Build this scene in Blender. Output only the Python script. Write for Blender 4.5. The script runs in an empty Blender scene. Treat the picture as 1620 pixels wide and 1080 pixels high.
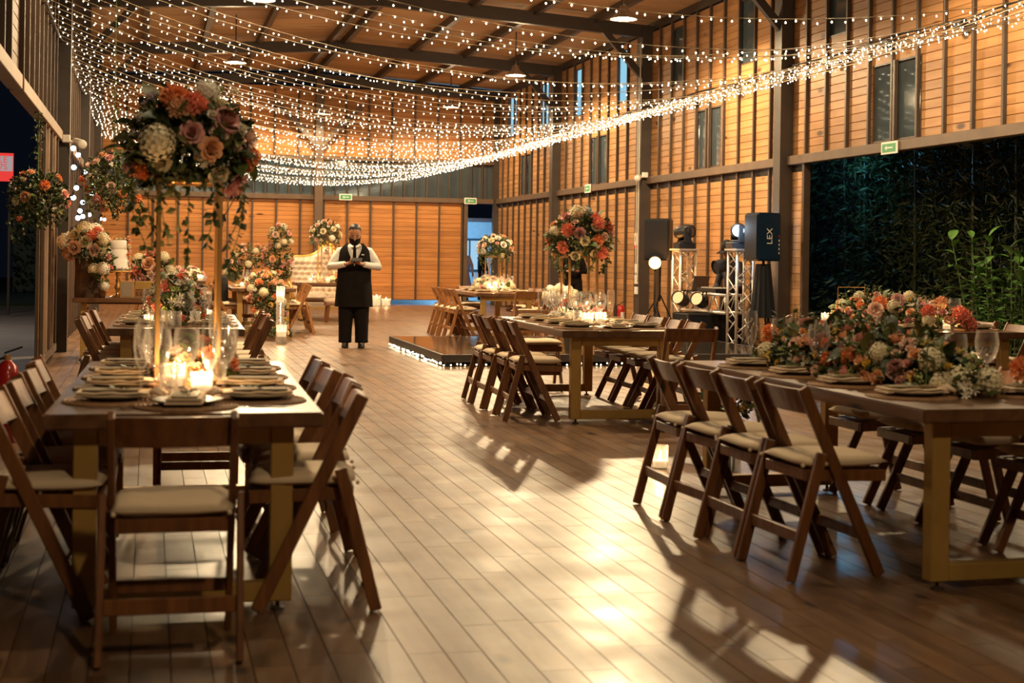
import bpy, bmesh, math, random
from mathutils import Vector, Matrix, Euler, Quaternion
random.seed(7)
C = bpy.context.scene.collection
S = bpy.context.scene
PI = math.pi
rad = math.radians

# ---------------------------------------------------------------- camera, world, exposure
cam_d = bpy.data.cameras.new('camera')
cam = bpy.data.objects.new('camera', cam_d); C.objects.link(cam)
cam_d.lens = 50.0; cam_d.sensor_width = 36.0; cam_d.sensor_fit = 'HORIZONTAL'
cam_d.shift_y = -135/1620
cam_d.clip_end = 300
cam.matrix_world = (Matrix.Translation((0, 0, 1.336)) @ Matrix.Rotation(-rad(14.34), 4, 'Z')
                    @ Matrix.Rotation(PI/2, 4, 'X') @ Matrix.Rotation(rad(0.9), 4, 'Z'))
cam_d.dof.use_dof = True; cam_d.dof.focus_distance = 15.5; cam_d.dof.aperture_fstop = 3.4
S.camera = cam
w = bpy.data.worlds.new('night'); S.world = w; w.use_nodes = True
bg = w.node_tree.nodes['Background']
bg.inputs[0].default_value = (0.018, 0.024, 0.045, 1); bg.inputs[1].default_value = 0.10
S.view_settings.view_transform = 'Standard'; S.view_settings.look = 'None'
S.view_settings.gamma = 1.0; S.view_settings.use_curve_mapping = False
S.view_settings.exposure = 0.26
S.cycles.max_bounces = 6; S.cycles.diffuse_bounces = 3; S.cycles.glossy_bounces = 3
S.cycles.transparent_max_bounces = 64; S.cycles.transmission_bounces = 4
S.cycles.sample_clamp_indirect = 4.0; S.cycles.caustics_reflective = False; S.cycles.caustics_refractive = False
S.cycles.use_denoising = True

PENDANT_W, PENDANT_COL = 620, (1.0, 0.73, 0.41)
PENDANTS = [(7.1, 13.9, 5.1), (7.1, 21.0, 5.1), (7.25, 28.3, 5.1), (7.3, 35.0, 5.1),
            (1.55, 13.9, 5.1), (1.55, 21.2, 5.1), (1.6, 28.4, 5.1), (1.7, 35.3, 5.1), (4.2, 36.0, 4.9),
            (7.1, 6.9, 5.1), (1.5, 6.9, 5.1), (7.1, -0.4, 5.1), (1.5, -0.4, 5.1)]
PENDANT_GAIN = [0.8, 1.7, 1.1, 0.75, 1.2, 1.7, 1.1, 0.75, 0.3, 0.05, 0.22, 0.08, 0.50]

def light(name, loc, power, col, size=0.05, parent=None, kind='POINT', rot=None, spot=None):
    d = bpy.data.lights.new(name, kind); d.energy = power; d.color = col
    if kind == 'AREA': d.size = size
    else: d.shadow_soft_size = size
    if kind == 'SPOT': d.spot_size = spot or 2.4; d.spot_blend = 0.25
    o = bpy.data.objects.new(name, d); C.objects.link(o); o.location = loc
    if rot: o.rotation_euler = rot
    if parent: o.parent = parent
    return o

# ---------------------------------------------------------------- materials
MATS = {}
def srgb(r, g, b):
    f = lambda c: (c/12.92 if c <= 0.04045 else ((c+0.055)/1.055)**2.4)
    return (f(r/255), f(g/255), f(b/255))
def mat(name, col=(0.5, 0.5, 0.5), rough=0.6, metal=0.0, emis=None, estr=0.0, noise=0.0, nscale=8.0, stretch=(1, 1, 1),
        rnd=0.0, bump=0.0, coat=0.0, sss=0.0, spec=0.5, col2=None, rvar=0.0):
    if name in MATS: return MATS[name]
    m = bpy.data.materials.new(name); m.use_nodes = True
    nt = m.node_tree; n = nt.nodes; b = n['Principled BSDF']
    b.inputs['Roughness'].default_value = rough; b.inputs['Metallic'].default_value = metal
    b.inputs['Base Color'].default_value = (*col, 1)
    b.inputs['Specular IOR Level'].default_value = spec
    if coat: b.inputs['Coat Weight'].default_value = coat; b.inputs['Coat Roughness'].default_value = 0.12
    if emis is not None:
        b.inputs['Emission Color'].default_value = (*emis, 1); b.inputs['Emission Strength'].default_value = estr
    if noise or rnd or bump:
        tc = n.new('ShaderNodeTexCoord'); mp = n.new('ShaderNodeMapping'); nz = n.new('ShaderNodeTexNoise')
        oi = n.new('ShaderNodeObjectInfo')
        va = n.new('ShaderNodeVectorMath'); va.operation = 'ADD'
        sc = n.new('ShaderNodeVectorMath'); sc.operation = 'SCALE'; sc.inputs[3].default_value = 37.0
        cb = n.new('ShaderNodeCombineXYZ')
        for i in range(3): nt.links.new(oi.outputs['Random'], cb.inputs[i])
        nt.links.new(cb.outputs[0], sc.inputs[0])
        nt.links.new(tc.outputs['Object'], mp.inputs[0]); mp.inputs['Scale'].default_value = stretch
        nt.links.new(mp.outputs[0], va.inputs[0]); nt.links.new(sc.outputs[0], va.inputs[1])
        nt.links.new(va.outputs[0], nz.inputs['Vector'])
        nz.inputs['Scale'].default_value = nscale; nz.inputs['Detail'].default_value = 5
        c2 = col2 if col2 else tuple(c*0.45 for c in col)
        mx = n.new('ShaderNodeMix'); mx.data_type = 'RGBA'
        mx.inputs[6].default_value = (*col, 1); mx.inputs[7].default_value = (*c2, 1)
        rp = n.new('ShaderNodeMapRange'); rp.inputs[1].default_value = 0.35; rp.inputs[2].default_value = 0.72
        rp.inputs[4].default_value = noise
        nt.links.new(nz.outputs[0], rp.inputs[0]); nt.links.new(rp.outputs[0], mx.inputs[0])
        hs = n.new('ShaderNodeHueSaturation')
        mr = n.new('ShaderNodeMapRange'); mr.inputs[3].default_value = 1-rnd; mr.inputs[4].default_value = 1+rnd
        nt.links.new(oi.outputs['Random'], mr.inputs[0]); nt.links.new(mr.outputs[0], hs.inputs['Value'])
        nt.links.new(mx.outputs[2], hs.inputs['Color']); nt.links.new(hs.outputs[0], b.inputs['Base Color'])
        if bump:
            bp = n.new('ShaderNodeBump'); bp.inputs['Strength'].default_value = bump; bp.inputs['Distance'].default_value = 0.01
            nt.links.new(nz.outputs[0], bp.inputs['Height']); nt.links.new(bp.outputs[0], b.inputs['Normal'])
        if rvar:
            rr = n.new('ShaderNodeMapRange'); rr.inputs[3].default_value = rough-rvar; rr.inputs[4].default_value = rough+rvar
            rr.inputs[1].default_value = 0.3; rr.inputs[2].default_value = 0.7
            nt.links.new(nz.outputs[0], rr.inputs[0]); nt.links.new(rr.outputs[0], b.inputs['Roughness'])
    MATS[name] = m
    return m
def emat(name, col, strength):
    if name in MATS: return MATS[name]
    m = bpy.data.materials.new(name); m.use_nodes = True; nt = m.node_tree
    nt.nodes.remove(nt.nodes['Principled BSDF'])
    e = nt.nodes.new('ShaderNodeEmission'); e.inputs[0].default_value = (*col, 1); e.inputs[1].default_value = strength
    nt.links.new(e.outputs[0], nt.nodes['Material Output'].inputs[0]); MATS[name] = m
    return m
def glassmat(name, tint=(0.985, 0.988, 0.985), ior=1.45, lo=0.045):
    m = bpy.data.materials.new(name); m.use_nodes = True; nt = m.node_tree
    nt.nodes.remove(nt.nodes['Principled BSDF'])
    t = nt.nodes.new('ShaderNodeBsdfTransparent'); t.inputs[0].default_value = (*tint, 1)
    g = nt.nodes.new('ShaderNodeBsdfGlossy'); g.inputs['Roughness'].default_value = 0.09
    g.inputs[0].default_value = (1, 1, 1, 1)
    f = nt.nodes.new('ShaderNodeLayerWeight'); f.inputs[0].default_value = 0.32
    mr = nt.nodes.new('ShaderNodeMapRange'); mr.inputs[3].default_value = lo; mr.inputs[4].default_value = 0.5
    mx = nt.nodes.new('ShaderNodeMixShader')
    nt.links.new(f.outputs['Fresnel'], mr.inputs[0]); nt.links.new(mr.outputs[0], mx.inputs[0])
    nt.links.new(t.outputs[0], mx.inputs[1]); nt.links.new(g.outputs[0], mx.inputs[2])
    # candle glow and rim glints put into the glass as pale scatter
    df = nt.nodes.new('ShaderNodeBsdfDiffuse'); tr = nt.nodes.new('ShaderNodeBsdfTranslucent'); m2 = nt.nodes.new('ShaderNodeMixShader'); m3 = nt.nodes.new('ShaderNodeMixShader')
    df.inputs[0].default_value = (0.9, 0.88, 0.86, 1); tr.inputs[0].default_value = (0.9, 0.88, 0.86, 1)
    nt.links.new(df.outputs[0], m2.inputs[1]); nt.links.new(tr.outputs[0], m2.inputs[2])
    glint = nt.nodes.new('ShaderNodeMapRange'); glint.inputs[3].default_value = 0.008; glint.inputs[4].default_value = 0.30; nt.links.new(f.outputs['Facing'], glint.inputs[0]); nt.links.new(glint.outputs[0], m3.inputs[0]); nt.links.new(mx.outputs[0], m3.inputs[1]); nt.links.new(m2.outputs[0], m3.inputs[2])
    nt.links.new(m3.outputs[0], nt.nodes['Material Output'].inputs[0]); MATS[name] = m
    return m

def pine(name, a, bcol, rnd, scale=1.0, axis=1, rough=0.55, bumpk=0.25):
    """board wood: grain along one axis, knots, per-board tone"""
    m = bpy.data.materials.new(name); m.use_nodes = True; nt = m.node_tree; n = nt.nodes; L = nt.links.new
    b = n['Principled BSDF']; b.inputs['Roughness'].default_value = rough
    tc = n.new('ShaderNodeTexCoord'); oi = n.new('ShaderNodeObjectInfo')
    cb = n.new('ShaderNodeCombineXYZ'); mu = n.new('ShaderNodeMath'); mu.operation = 'MULTIPLY'; mu.inputs[1].default_value = 53
    L(oi.outputs['Random'], mu.inputs[0])
    for i in range(3): L(mu.outputs[0], cb.inputs[i])
    va = n.new('ShaderNodeVectorMath'); va.operation = 'ADD'; L(tc.outputs['Object'], va.inputs[0]); L(cb.outputs[0], va.inputs[1])
    mp = n.new('ShaderNodeMapping'); st = [9.0, 9.0, 9.0]; st[axis] = 0.8; mp.inputs['Scale'].default_value = [s*scale for s in st]
    L(va.outputs[0], mp.inputs[0])
    nz = n.new('ShaderNodeTexNoise'); nz.inputs['Scale'].default_value = 2.2; nz.inputs['Detail'].default_value = 6; L(mp.outputs[0], nz.inputs['Vector'])
    cr = n.new('ShaderNodeValToRGB'); cr.color_ramp.elements[0].position = 0.32; cr.color_ramp.elements[1].position = 0.7
    cr.color_ramp.elements[0].color = (*bcol, 1); cr.color_ramp.elements[1].color = (*a, 1); L(nz.outputs[0], cr.inputs[0])
    # slow tone change along a board plus knots
    mp2 = n.new('ShaderNodeMapping'); st = [5.0, 5.0, 5.0]; st[axis] = 1.9; mp2.inputs['Scale'].default_value = [s*scale for s in st]; L(va.outputs[0], mp2.inputs[0])
    vo = n.new('ShaderNodeTexVoronoi'); vo.inputs['Scale'].default_value = 0.9; L(mp2.outputs[0], vo.inputs['Vector'])
    kr = n.new('ShaderNodeValToRGB'); kr.color_ramp.elements[0].position = 0.06; kr.color_ramp.elements[1].position = 0.13
    kr.color_ramp.elements[0].color = (*[c*0.3 for c in bcol], 1); kr.color_ramp.elements[1].color = (1, 1, 1, 1); L(vo.outputs['Distance'], kr.inputs[0])
    mx = n.new('ShaderNodeMix'); mx.data_type = 'RGBA'; mx.blend_type = 'MULTIPLY'; mx.inputs[0].default_value = 0.9
    L(cr.outputs[0], mx.inputs[6]); L(kr.outputs[0], mx.inputs[7])
    hs = n.new('ShaderNodeHueSaturation'); mr = n.new('ShaderNodeMapRange'); mr.inputs[3].default_value = 1-rnd; mr.inputs[4].default_value = 1+rnd
    L(oi.outputs['Random'], mr.inputs[0]); L(mr.outputs[0], hs.inputs['Value']); L(mx.outputs[2], hs.inputs['Color'])
    L(hs.outputs[0], b.inputs['Base Color'])
    bp = n.new('ShaderNodeBump'); bp.inputs['Strength'].default_value = bumpk; bp.inputs['Distance'].default_value = 0.01
    L(nz.outputs[0], bp.inputs['Height']); L(bp.outputs[0], b.inputs['Normal'])
    MATS[name] = m
    return m

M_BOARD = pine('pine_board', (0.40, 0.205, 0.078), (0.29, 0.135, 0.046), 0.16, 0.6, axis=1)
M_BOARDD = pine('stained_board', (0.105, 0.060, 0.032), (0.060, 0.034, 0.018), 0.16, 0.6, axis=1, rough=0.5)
M_BOARDX = pine('pine_board_far', (0.52, 0.225, 0.060), (0.37, 0.14, 0.034), 0.16, 0.6, axis=0)
M_CEIL = pine('ceiling_ply', (0.55, 0.36, 0.20), (0.42, 0.26, 0.13), 0.14, 0.6, axis=0, rough=0.7)
M_BATTEN = mat('dark_batten', (0.070, 0.042, 0.026), 0.5, noise=0.5, nscale=5)
M_BEAM = mat('brown_beam', (0.115, 0.070, 0.042), 0.5, noise=0.5, nscale=4)
M_STEEL = mat('dark_steel', (0.050, 0.036, 0.028), 0.45, noise=0.4, nscale=4)
M_FLOOR = pine('floor_plank', (0.205, 0.110, 0.054), (0.085, 0.043, 0.021), 0.18, 0.7, axis=1, rough=0.3, bumpk=0.06)
def floor_gloss():
    nt = M_FLOOR.node_tree; n = nt.nodes; L = nt.links.new; b = n['Principled BSDF']
    tc = n.new('ShaderNodeTexCoord'); g = n.new('ShaderNodeNewGeometry')
    nz = n.new('ShaderNodeTexNoise'); nz.inputs['Scale'].default_value = 3.2; nz.inputs['Detail'].default_value = 6
    L(g.outputs['Position'], nz.inputs['Vector'])
    mr = n.new('ShaderNodeMapRange'); mr.inputs[1].default_value = 0.3; mr.inputs[2].default_value = 0.7
    mr.inputs[3].default_value = 0.28; mr.inputs[4].default_value = 0.43
    L(nz.outputs[0], mr.inputs[0]); L(mr.outputs[0], b.inputs['Roughness'])
    b.inputs['Specular IOR Level'].default_value = 0.75
floor_gloss()
M_CHAIR = pine('chair_wood', (0.225, 0.088, 0.028), (0.120, 0.044, 0.014), 0.18, 1.4, axis=2, rough=0.38)
M_CHAIR_L = pine('chair_wood_light', (0.34, 0.145, 0.045), (0.20, 0.08, 0.025), 0.12, 1.4, axis=2, rough=0.38)
M_TOP = pine('table_wood', (0.165, 0.078, 0.036), (0.080, 0.036, 0.016), 0.12, 0.8, axis=1, rough=0.28)
M_CUSH = mat('cushion_canvas', (0.74, 0.58, 0.40), 0.85, noise=0.35, nscale=9, col2=(0.56, 0.42, 0.27), bump=0.25, rnd=0.06)
M_GOLDP = mat('gold_paint', (0.45, 0.27, 0.072), 0.42, 0.25, noise=0.3, nscale=6)
M_GOLD = mat('gold_metal', (0.86, 0.52, 0.20), 0.28, 0.9)
M_GLASS = glassmat('clear_glass')
M_PANE = mat('dark_pane', (0.050, 0.068, 0.080), 0.07, spec=0.8, noise=0.3, nscale=3)
M_RATTAN = mat('rattan', (0.30, 0.15, 0.060), 0.75, noise=0.7, nscale=40, bump=0.5, rnd=0.12)
M_NAPKIN = mat('cream_linen', (0.82, 0.63, 0.44), 0.85, noise=0.25, nscale=20, col2=(0.66, 0.48, 0.32), bump=0.2, rnd=0.08)
M_PLATE = mat('olive_stoneware', (0.17, 0.135, 0.070), 0.4, noise=0.3, nscale=15)
M_CUTL = mat('steel_cutlery', (0.75, 0.72, 0.68), 0.18, 1.0)
M_WAX = mat('candle_wax', (0.95, 0.88, 0.72), 0.5, emis=(1.0, 0.66, 0.32), estr=1.2)
M_FLAME = emat('flame', (1.0, 0.66, 0.26), 34.0)
M_BLACK = mat('black_plastic', (0.010, 0.010, 0.012), 0.45, spec=0.3)
M_BLACKM = mat('black_matte', (0.012, 0.011, 0.012), 0.8, noise=0.3, nscale=30, spec=0.2)
M_ALU = mat('truss_aluminium', (0.62, 0.57, 0.52), 0.35, 0.55, noise=0.2, nscale=12)
M_WHITE = mat('white_plastic', (0.72, 0.68, 0.62), 0.45)
M_RED = mat('red_enamel', (0.42, 0.018, 0.014), 0.25, coat=0.6)
M_SKIN = mat('skin', (0.40, 0.19, 0.105), 0.5, noise=0.2, nscale=15)
M_HAIR = mat('black_hair', (0.010, 0.008, 0.007), 0.5, noise=0.3, nscale=60, bump=0.4)
M_SHIRT = mat('white_shirt', (0.78, 0.76, 0.72), 0.8, noise=0.15, nscale=7, bump=0.3)
M_CLOTHK = mat('black_cloth', (0.009, 0.007, 0.0065), 0.9, noise=0.4, nscale=14, bump=0.3, spec=0.15)
M_LEAFS = [mat('leaf_dark', (0.034, 0.056, 0.016), 0.5, rnd=0.35, noise=0.4, nscale=6),
           mat('leaf_mid', (0.090, 0.125, 0.028), 0.5, rnd=0.3, noise=0.4, nscale=6),
           mat('leaf_olive', (0.170, 0.165, 0.045), 0.55, rnd=0.3, noise=0.4, nscale=6)]
M_LEAFP = mat('leaf_fresh', (0.10, 0.22, 0.045), 0.4, rnd=0.2, noise=0.35, nscale=9)
M_STEM = mat('green_stem', (0.08, 0.13, 0.035), 0.6, noise=0.3)
M_BARK = mat('bark', (0.10, 0.055, 0.028), 0.8, noise=0.6, nscale=16, bump=0.6)
PETAL = dict(orange=(0.85, 0.31, 0.12), coral=(0.84, 0.28, 0.18), peach=(0.88, 0.50, 0.29), pink=(0.86, 0.46, 0.42), blush=(0.88, 0.62, 0.50),
             cream=(0.84, 0.74, 0.50), white=(0.88, 0.82, 0.70), lilac=(0.56, 0.42, 0.50), yellow=(0.80, 0.55, 0.10), mauve=(0.60, 0.31, 0.26), green=(0.50, 0.55, 0.22))
def petal(c): return mat('petal_'+c, PETAL[c], 0.6, noise=0.3, nscale=5, col2=tuple(v*0.78 for v in PETAL[c]), rnd=0.1)

# ---------------------------------------------------------------- mesh helpers
class MB:
    def __init__(s): s.v = []; s.f = []; s.m = []; s.cur = 0
    def add(s, vs, fs):
        o = len(s.v); s.v += [tuple(p) for p in vs]; s.f += [tuple(i+o for i in f) for f in fs]; s.m += [s.cur]*len(fs); return s
    def box(s, c, d, M=None):
        x, y, z = d[0]/2, d[1]/2, d[2]/2
        vs = [Vector((a*x, b*y, e*z)) for e in (-1, 1) for b in (-1, 1) for a in (-1, 1)]
        if M is not None: vs = [M @ p for p in vs]
        vs = [p+Vector(c) for p in vs]
        return s.add(vs, [(0, 2, 3, 1), (4, 5, 7, 6), (0, 1, 5, 4), (2, 6, 7, 3), (1, 3, 7, 5), (0, 4, 6, 2)])
    def bar(s, a, b, wd, ht, up=(0, 0, 1)):
        a, b = Vector(a), Vector(b); d = b-a; L = d.length; y = d/L; u = Vector(up)
        x = y.cross(u)
        if x.length < 1e-4: x = y.cross(Vector((1, 0, 0)))
        x.normalize(); z = x.cross(y)
        M = Matrix((x, y, z)).transposed()
        return s.box((a+b)/2, (wd, L, ht), M)
    def tube(s, pts, r, seg=8, cap=True):
        pts = [Vector(p) for p in pts]; n = len(pts)
        rs = r if isinstance(r, (list, tuple)) else [r]*n
        t0 = (pts[1]-pts[0]).normalized(); u = t0.orthogonal().normalized(); rings = []
        for i, p in enumerate(pts):
            t = (pts[min(i+1, n-1)]-pts[max(i-1, 0)]).normalized()
            u = (u-t*u.dot(t)).normalized(); v = t.cross(u)
            rr = rs[i]; rx, ry = rr if isinstance(rr, (list, tuple)) else (rr, rr)
            rings.append([p+u*math.cos(2*PI*k/seg)*rx+v*math.sin(2*PI*k/seg)*ry for k in range(seg)])
        vs = [q for rg in rings for q in rg]; fs = []
        for i in range(n-1):
            for k in range(seg):
                a = i*seg+k; b = i*seg+(k+1) % seg; fs.append((a, b, b+seg, a+seg))
        if cap: fs += [tuple(range(seg))[::-1], tuple((n-1)*seg+k for k in range(seg))]
        return s.add(vs, fs)
    def loft(s, rings, seg=16):
        """rings: (cx, cy, z, rx, ry)"""
        vs = [(cx+rx*math.cos(2*PI*k/seg), cy+ry*math.sin(2*PI*k/seg), z) for cx, cy, z, rx, ry in rings for k in range(seg)]
        n = len(rings); fs = [(i*seg+k, i*seg+(k+1) % seg, (i+1)*seg+(k+1) % seg, (i+1)*seg+k) for i in range(n-1) for k in range(seg)]
        fs += [tuple(range(seg))[::-1], tuple((n-1)*seg+k for k in range(seg))]
        return s.add(vs, fs)
    def lathe(s, prof, seg=16, c=(0, 0, 0), cap=False):
        vs = [(c[0]+r*math.cos(2*PI*k/seg), c[1]+r*math.sin(2*PI*k/seg), c[2]+z) for r, z in prof for k in range(seg)]
        n = len(prof); fs = [(i*seg+k, i*seg+(k+1) % seg, (i+1)*seg+(k+1) % seg, (i+1)*seg+k) for i in range(n-1) for k in range(seg)]
        if cap: fs += [tuple(range(seg))[::-1], tuple((n-1)*seg+k for k in range(seg))]
        return s.add(vs, fs)
    def ball(s, c, r, seg=12, rings=8):
        rx, ry, rz = r if isinstance(r, (list, tuple)) else (r, r, r)
        rg = []
        for i in range(rings+1):
            a = -PI/2+PI*i/rings; k = max(math.cos(a), 0.02)
            rg.append((c[0], c[1], c[2]+rz*math.sin(a), rx*k, ry*k))
        return s.loft(rg, seg)
    def mesh(s, name, mats, bevel=0.0, smooth=False, seg=1, weld=False):
        me = bpy.data.meshes.new(name); me.from_pydata(s.v, [], s.f)
        for m in (mats if isinstance(mats, (list, tuple)) else [mats]): me.materials.append(m)
        me.polygons.foreach_set('material_index', s.m)
        if bevel or weld:
            bm = bmesh.new(); bm.from_mesh(me)
            if weld: bmesh.ops.remove_doubles(bm, verts=bm.verts, dist=1e-5)
            if bevel: bmesh.ops.bevel(bm, geom=[e for e in bm.edges if len(e.link_faces) == 2 and e.calc_face_angle(0) > 0.6], offset=bevel, segments=seg, affect='EDGES', clamp_overlap=True)
            bmesh.ops.recalc_face_normals(bm, faces=bm.faces)
            bm.to_mesh(me); bm.free()
        if smooth: me.polygons.foreach_set('use_smooth', [True]*len(me.polygons))
        me.update(); return me
    def build(s, name, mats, parent=None, **kw):
        return ob(name, s.mesh(name, mats, **kw), parent)
def ob(name, data, parent=None, loc=(0, 0, 0), rot=None, scale=None):
    o = bpy.data.objects.new(name, data); C.objects.link(o); o.location = loc
    if rot is not None:
        if isinstance(rot, Quaternion): o.rotation_mode = 'QUATERNION'; o.rotation_quaternion = rot
        else: o.rotation_euler = rot
    if scale is not None: o.scale = (scale,)*3 if isinstance(scale, (int, float)) else scale
    if parent is not None: o.parent = parent
    return o
def tag(o, label=None, cat=None, group=None, kind=None):
    if label: o['label'] = label
    if cat: o['category'] = cat
    if group: o['group'] = group
    if kind: o['kind'] = kind
    return o
def thing(name, label, cat, loc=(0, 0, 0), rz=0.0, group=None):
    o = ob(name, None, None, loc, (0, 0, rz)); o.empty_display_size = 0.1
    return tag(o, label, cat, group)
def copy_tree(o, parent=None):
    c = o.copy(); C.objects.link(c)
    if parent is not None: c.parent = parent
    for ch in o.children: copy_tree(ch, c)
    return c
def remesh(mb, name, mats, voxel=0.01, smooth=4):
    me = mb.mesh(name+'_raw', mats); o = bpy.data.objects.new('tmp', me); C.objects.link(o)
    r = o.modifiers.new('r', 'REMESH'); r.mode = 'VOXEL'; r.voxel_size = voxel
    sm = o.modifiers.new('s', 'SMOOTH'); sm.iterations = smooth; sm.factor = 0.5
    dg = bpy.context.evaluated_depsgraph_get(); ev = o.evaluated_get(dg)
    out = bpy.data.meshes.new_from_object(ev); out.name = name
    bpy.data.objects.remove(o); out.polygons.foreach_set('use_smooth', [True]*len(out.polygons))
    if not out.materials: out.materials.append(mats if not isinstance(mats, list) else mats[0])
    return out
def text(name, body, size, m, parent, loc, rot, ext=0.001):
    cu = bpy.data.curves.new(name, 'FONT'); cu.body = body; cu.size = size; cu.extrude = ext; cu.align_x = 'CENTER'; cu.align_y = 'CENTER'
    o = bpy.data.objects.new('t', cu); C.objects.link(o)
    me = bpy.data.meshes.new_from_object(o.evaluated_get(bpy.context.evaluated_depsgraph_get())); bpy.data.objects.remove(o)
    me.materials.clear(); me.materials.append(m)
    return ob(name, me, parent, loc, rot)
def numword(n):
    T_ = {2: 'twent', 3: 'thirt', 4: 'fort', 5: 'fift'}
    if n <= 12: return ORD[n-1]
    if n < 20: return ['thirteenth', 'fourteenth', 'fifteenth', 'sixteenth', 'seventeenth', 'eighteenth', 'nineteenth'][n-13]
    return T_[n//10]+('ieth' if n % 10 == 0 else 'y-'+ORD[n % 10-1])
ORD = ['first', 'second', 'third', 'fourth', 'fifth', 'sixth', 'seventh', 'eighth', 'ninth', 'tenth', 'eleventh', 'twelfth']

# ---------------------------------------------------------------- the hall
XL, XR, YF, YN = -1.19, 9.17, 37.5, -3.0
ZB, ZE, ZR = 2.80, 5.62, 5.95          # beam, eave, ridge
BAY = [1.1, 7.2, 13.3, 19.4, 25.5, 31.6, 37.5]
def struct(name, mb, m, parent=None, **kw):
    o = mb.build(name, m, parent, **kw)
    if parent is None: o['kind'] = 'structure'
    return o

# floor: sub-floor, 300 nearest planks singly, the rest joined
fl = MB().box(((XL+XR)/2, (YF+YN)/2, -0.03), (XR-XL+0.2, YF-YN+0.2, 0.036))
floor = struct('floor', fl, mat('floor_joint', (0.075, 0.045, 0.026), 0.6))
PW, PL = 0.128, 0.74
fw_ = (math.sin(rad(14.34)), math.cos(rad(14.34)))
def plank_mb(mb, x, y, l):
    h = 0.012; e = 0.0006; x0, x1, y0, y1 = x+e, x+PW-e, y+e, y+l-e; c = 0.0014
    vs = [(x0, y0, -h), (x1, y0, -h), (x1, y1, -h), (x0, y1, -h), (x0+c, y0+c, 0), (x1-c, y0+c, 0), (x1-c, y1-c, 0), (x0+c, y1-c, 0)]
    mb.add(vs, [(4, 5, 6, 7), (0, 1, 5, 4), (1, 2, 6, 5), (2, 3, 7, 6), (3, 0, 4, 7)])
cells = []
nx = int((XR-XL)/PW)
for i in range(nx):
    x = XL+i*PW; y = YN+random.random()*0.6-0.6
    while y < YF:
        l = PL*random.uniform(0.8, 1.15)
        l = min(l, YF-y); yy = max(y, YN)
        if y+l > yy+0.05: cells.append((x, yy, y+l-yy))
        y += l
def in_view(x, y):
    Z = x*fw_[0]+y*fw_[1]; X = x*fw_[1]-y*fw_[0]
    return Z > 3.7 and abs(X) < Z*0.345
near = sorted([c for c in cells if in_view(c[0]+PW/2, c[1]+c[2]/2)], key=lambda c: c[0]**2+c[1]**2)[:300]
nearset = set(near)
pmesh = MB(); plank_mb(pmesh, -PW/2, 0, 1.0); pmesh = pmesh.mesh('plank', M_FLOOR)
for x, y, l in near:
    ob('plank', pmesh, floor, (x+PW/2, y, 0), None, (1, l, 1))
rest = MB()
for c in cells:
    if c not in nearset: plank_mb(rest, *c)
# joined planks keep a tone of their own through a per-plank attribute-free trick: several meshes are not needed, grain noise varies
rest.build('planks', M_FLOOR, floor)['kind'] = 'stuff'

# outside ground
g = MB().box((-8, 14, -0.06), (13.4, 48, 0.05)); struct('path', g, mat('paving', (0.16, 0.14, 0.125), 0.8, noise=0.5, nscale=1.5, bump=0.4))
g = MB().box((-11, 52, -0.045), (40, 34, 0.06)); struct('lawn', g, mat('grass_ground', (0.075, 0.095, 0.03), 0.9, noise=0.6, nscale=4, bump=0.6))
g = MB().box((15.4, 20, -0.07), (12.2, 60, 0.05)); struct('ground', g, mat('soil', (0.05, 0.035, 0.022), 0.95, noise=0.6, nscale=3, bump=0.6))
g = MB().box((9.3, 45, -0.04), (6, 14.8, 0.06)); struct('path', g, mat('tiles_out', (0.30, 0.29, 0.28), 0.6, noise=0.3, nscale=2))

# right and left wall boards, bay by bay
BH = 0.1145
def low_win(b0): return [(b0+2.55, b0+3.78, 2.86, 3.90)]
WIN_LOW = [(15.68, 16.90), (22.0, 23.17), (28.04, 29.27), (33.95, 35.06), (9.6, 10.8)]
WIN_HI = [(14.5, 15.1), (17.52, 18.21), (20.67, 21.30), (23.75, 24.36), (26.78, 27.38), (29.72, 30.34), (32.55, 33.20), (35.61, 36.32)]
BRIGHT_HI = {4, 5, 6, 7}
board_cache = {}
def board(parent, side, y0, y1, z, dark=False):
    """one horizontal plank along Y of the right (+1) or left (-1) wall"""
    k = (side, round(y1-y0, 3), dark)
    if k not in board_cache:
        mb = MB(); L = y1-y0; t = 0.022; c = 0.006
        x0, x1 = (0, t) if side > 0 else (-t, 0)
        a, b = (x0, x1) if side > 0 else (x1, x0)    # a: room face
        d = c if side > 0 else -c
        vs = [(b, 0, 0.001), (b, L, 0.001), (b, L, BH-0.001), (b, 0, BH-0.001), (a+d, 0, 0.0015), (a+d, L, 0.0015), (a, L, 0.009), (a, 0, 0.009), (a, L, BH-0.006), (a, 0, BH-0.006), (a+d, L, BH-0.0015), (a+d, 0, BH-0.0015)]
        fs = [(4, 5, 6, 7), (7, 6, 8, 9), (9, 8, 10, 11), (3, 2, 1, 0), (4, 7, 9, 11, 3, 0), (5, 1, 2, 10, 8, 6), (0, 1, 5, 4), (11, 10, 2, 3)]
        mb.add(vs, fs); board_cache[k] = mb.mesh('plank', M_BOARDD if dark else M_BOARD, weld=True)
    return ob('plank', board_cache[k], parent, ((XR if side > 0 else XL), y0, z))
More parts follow.
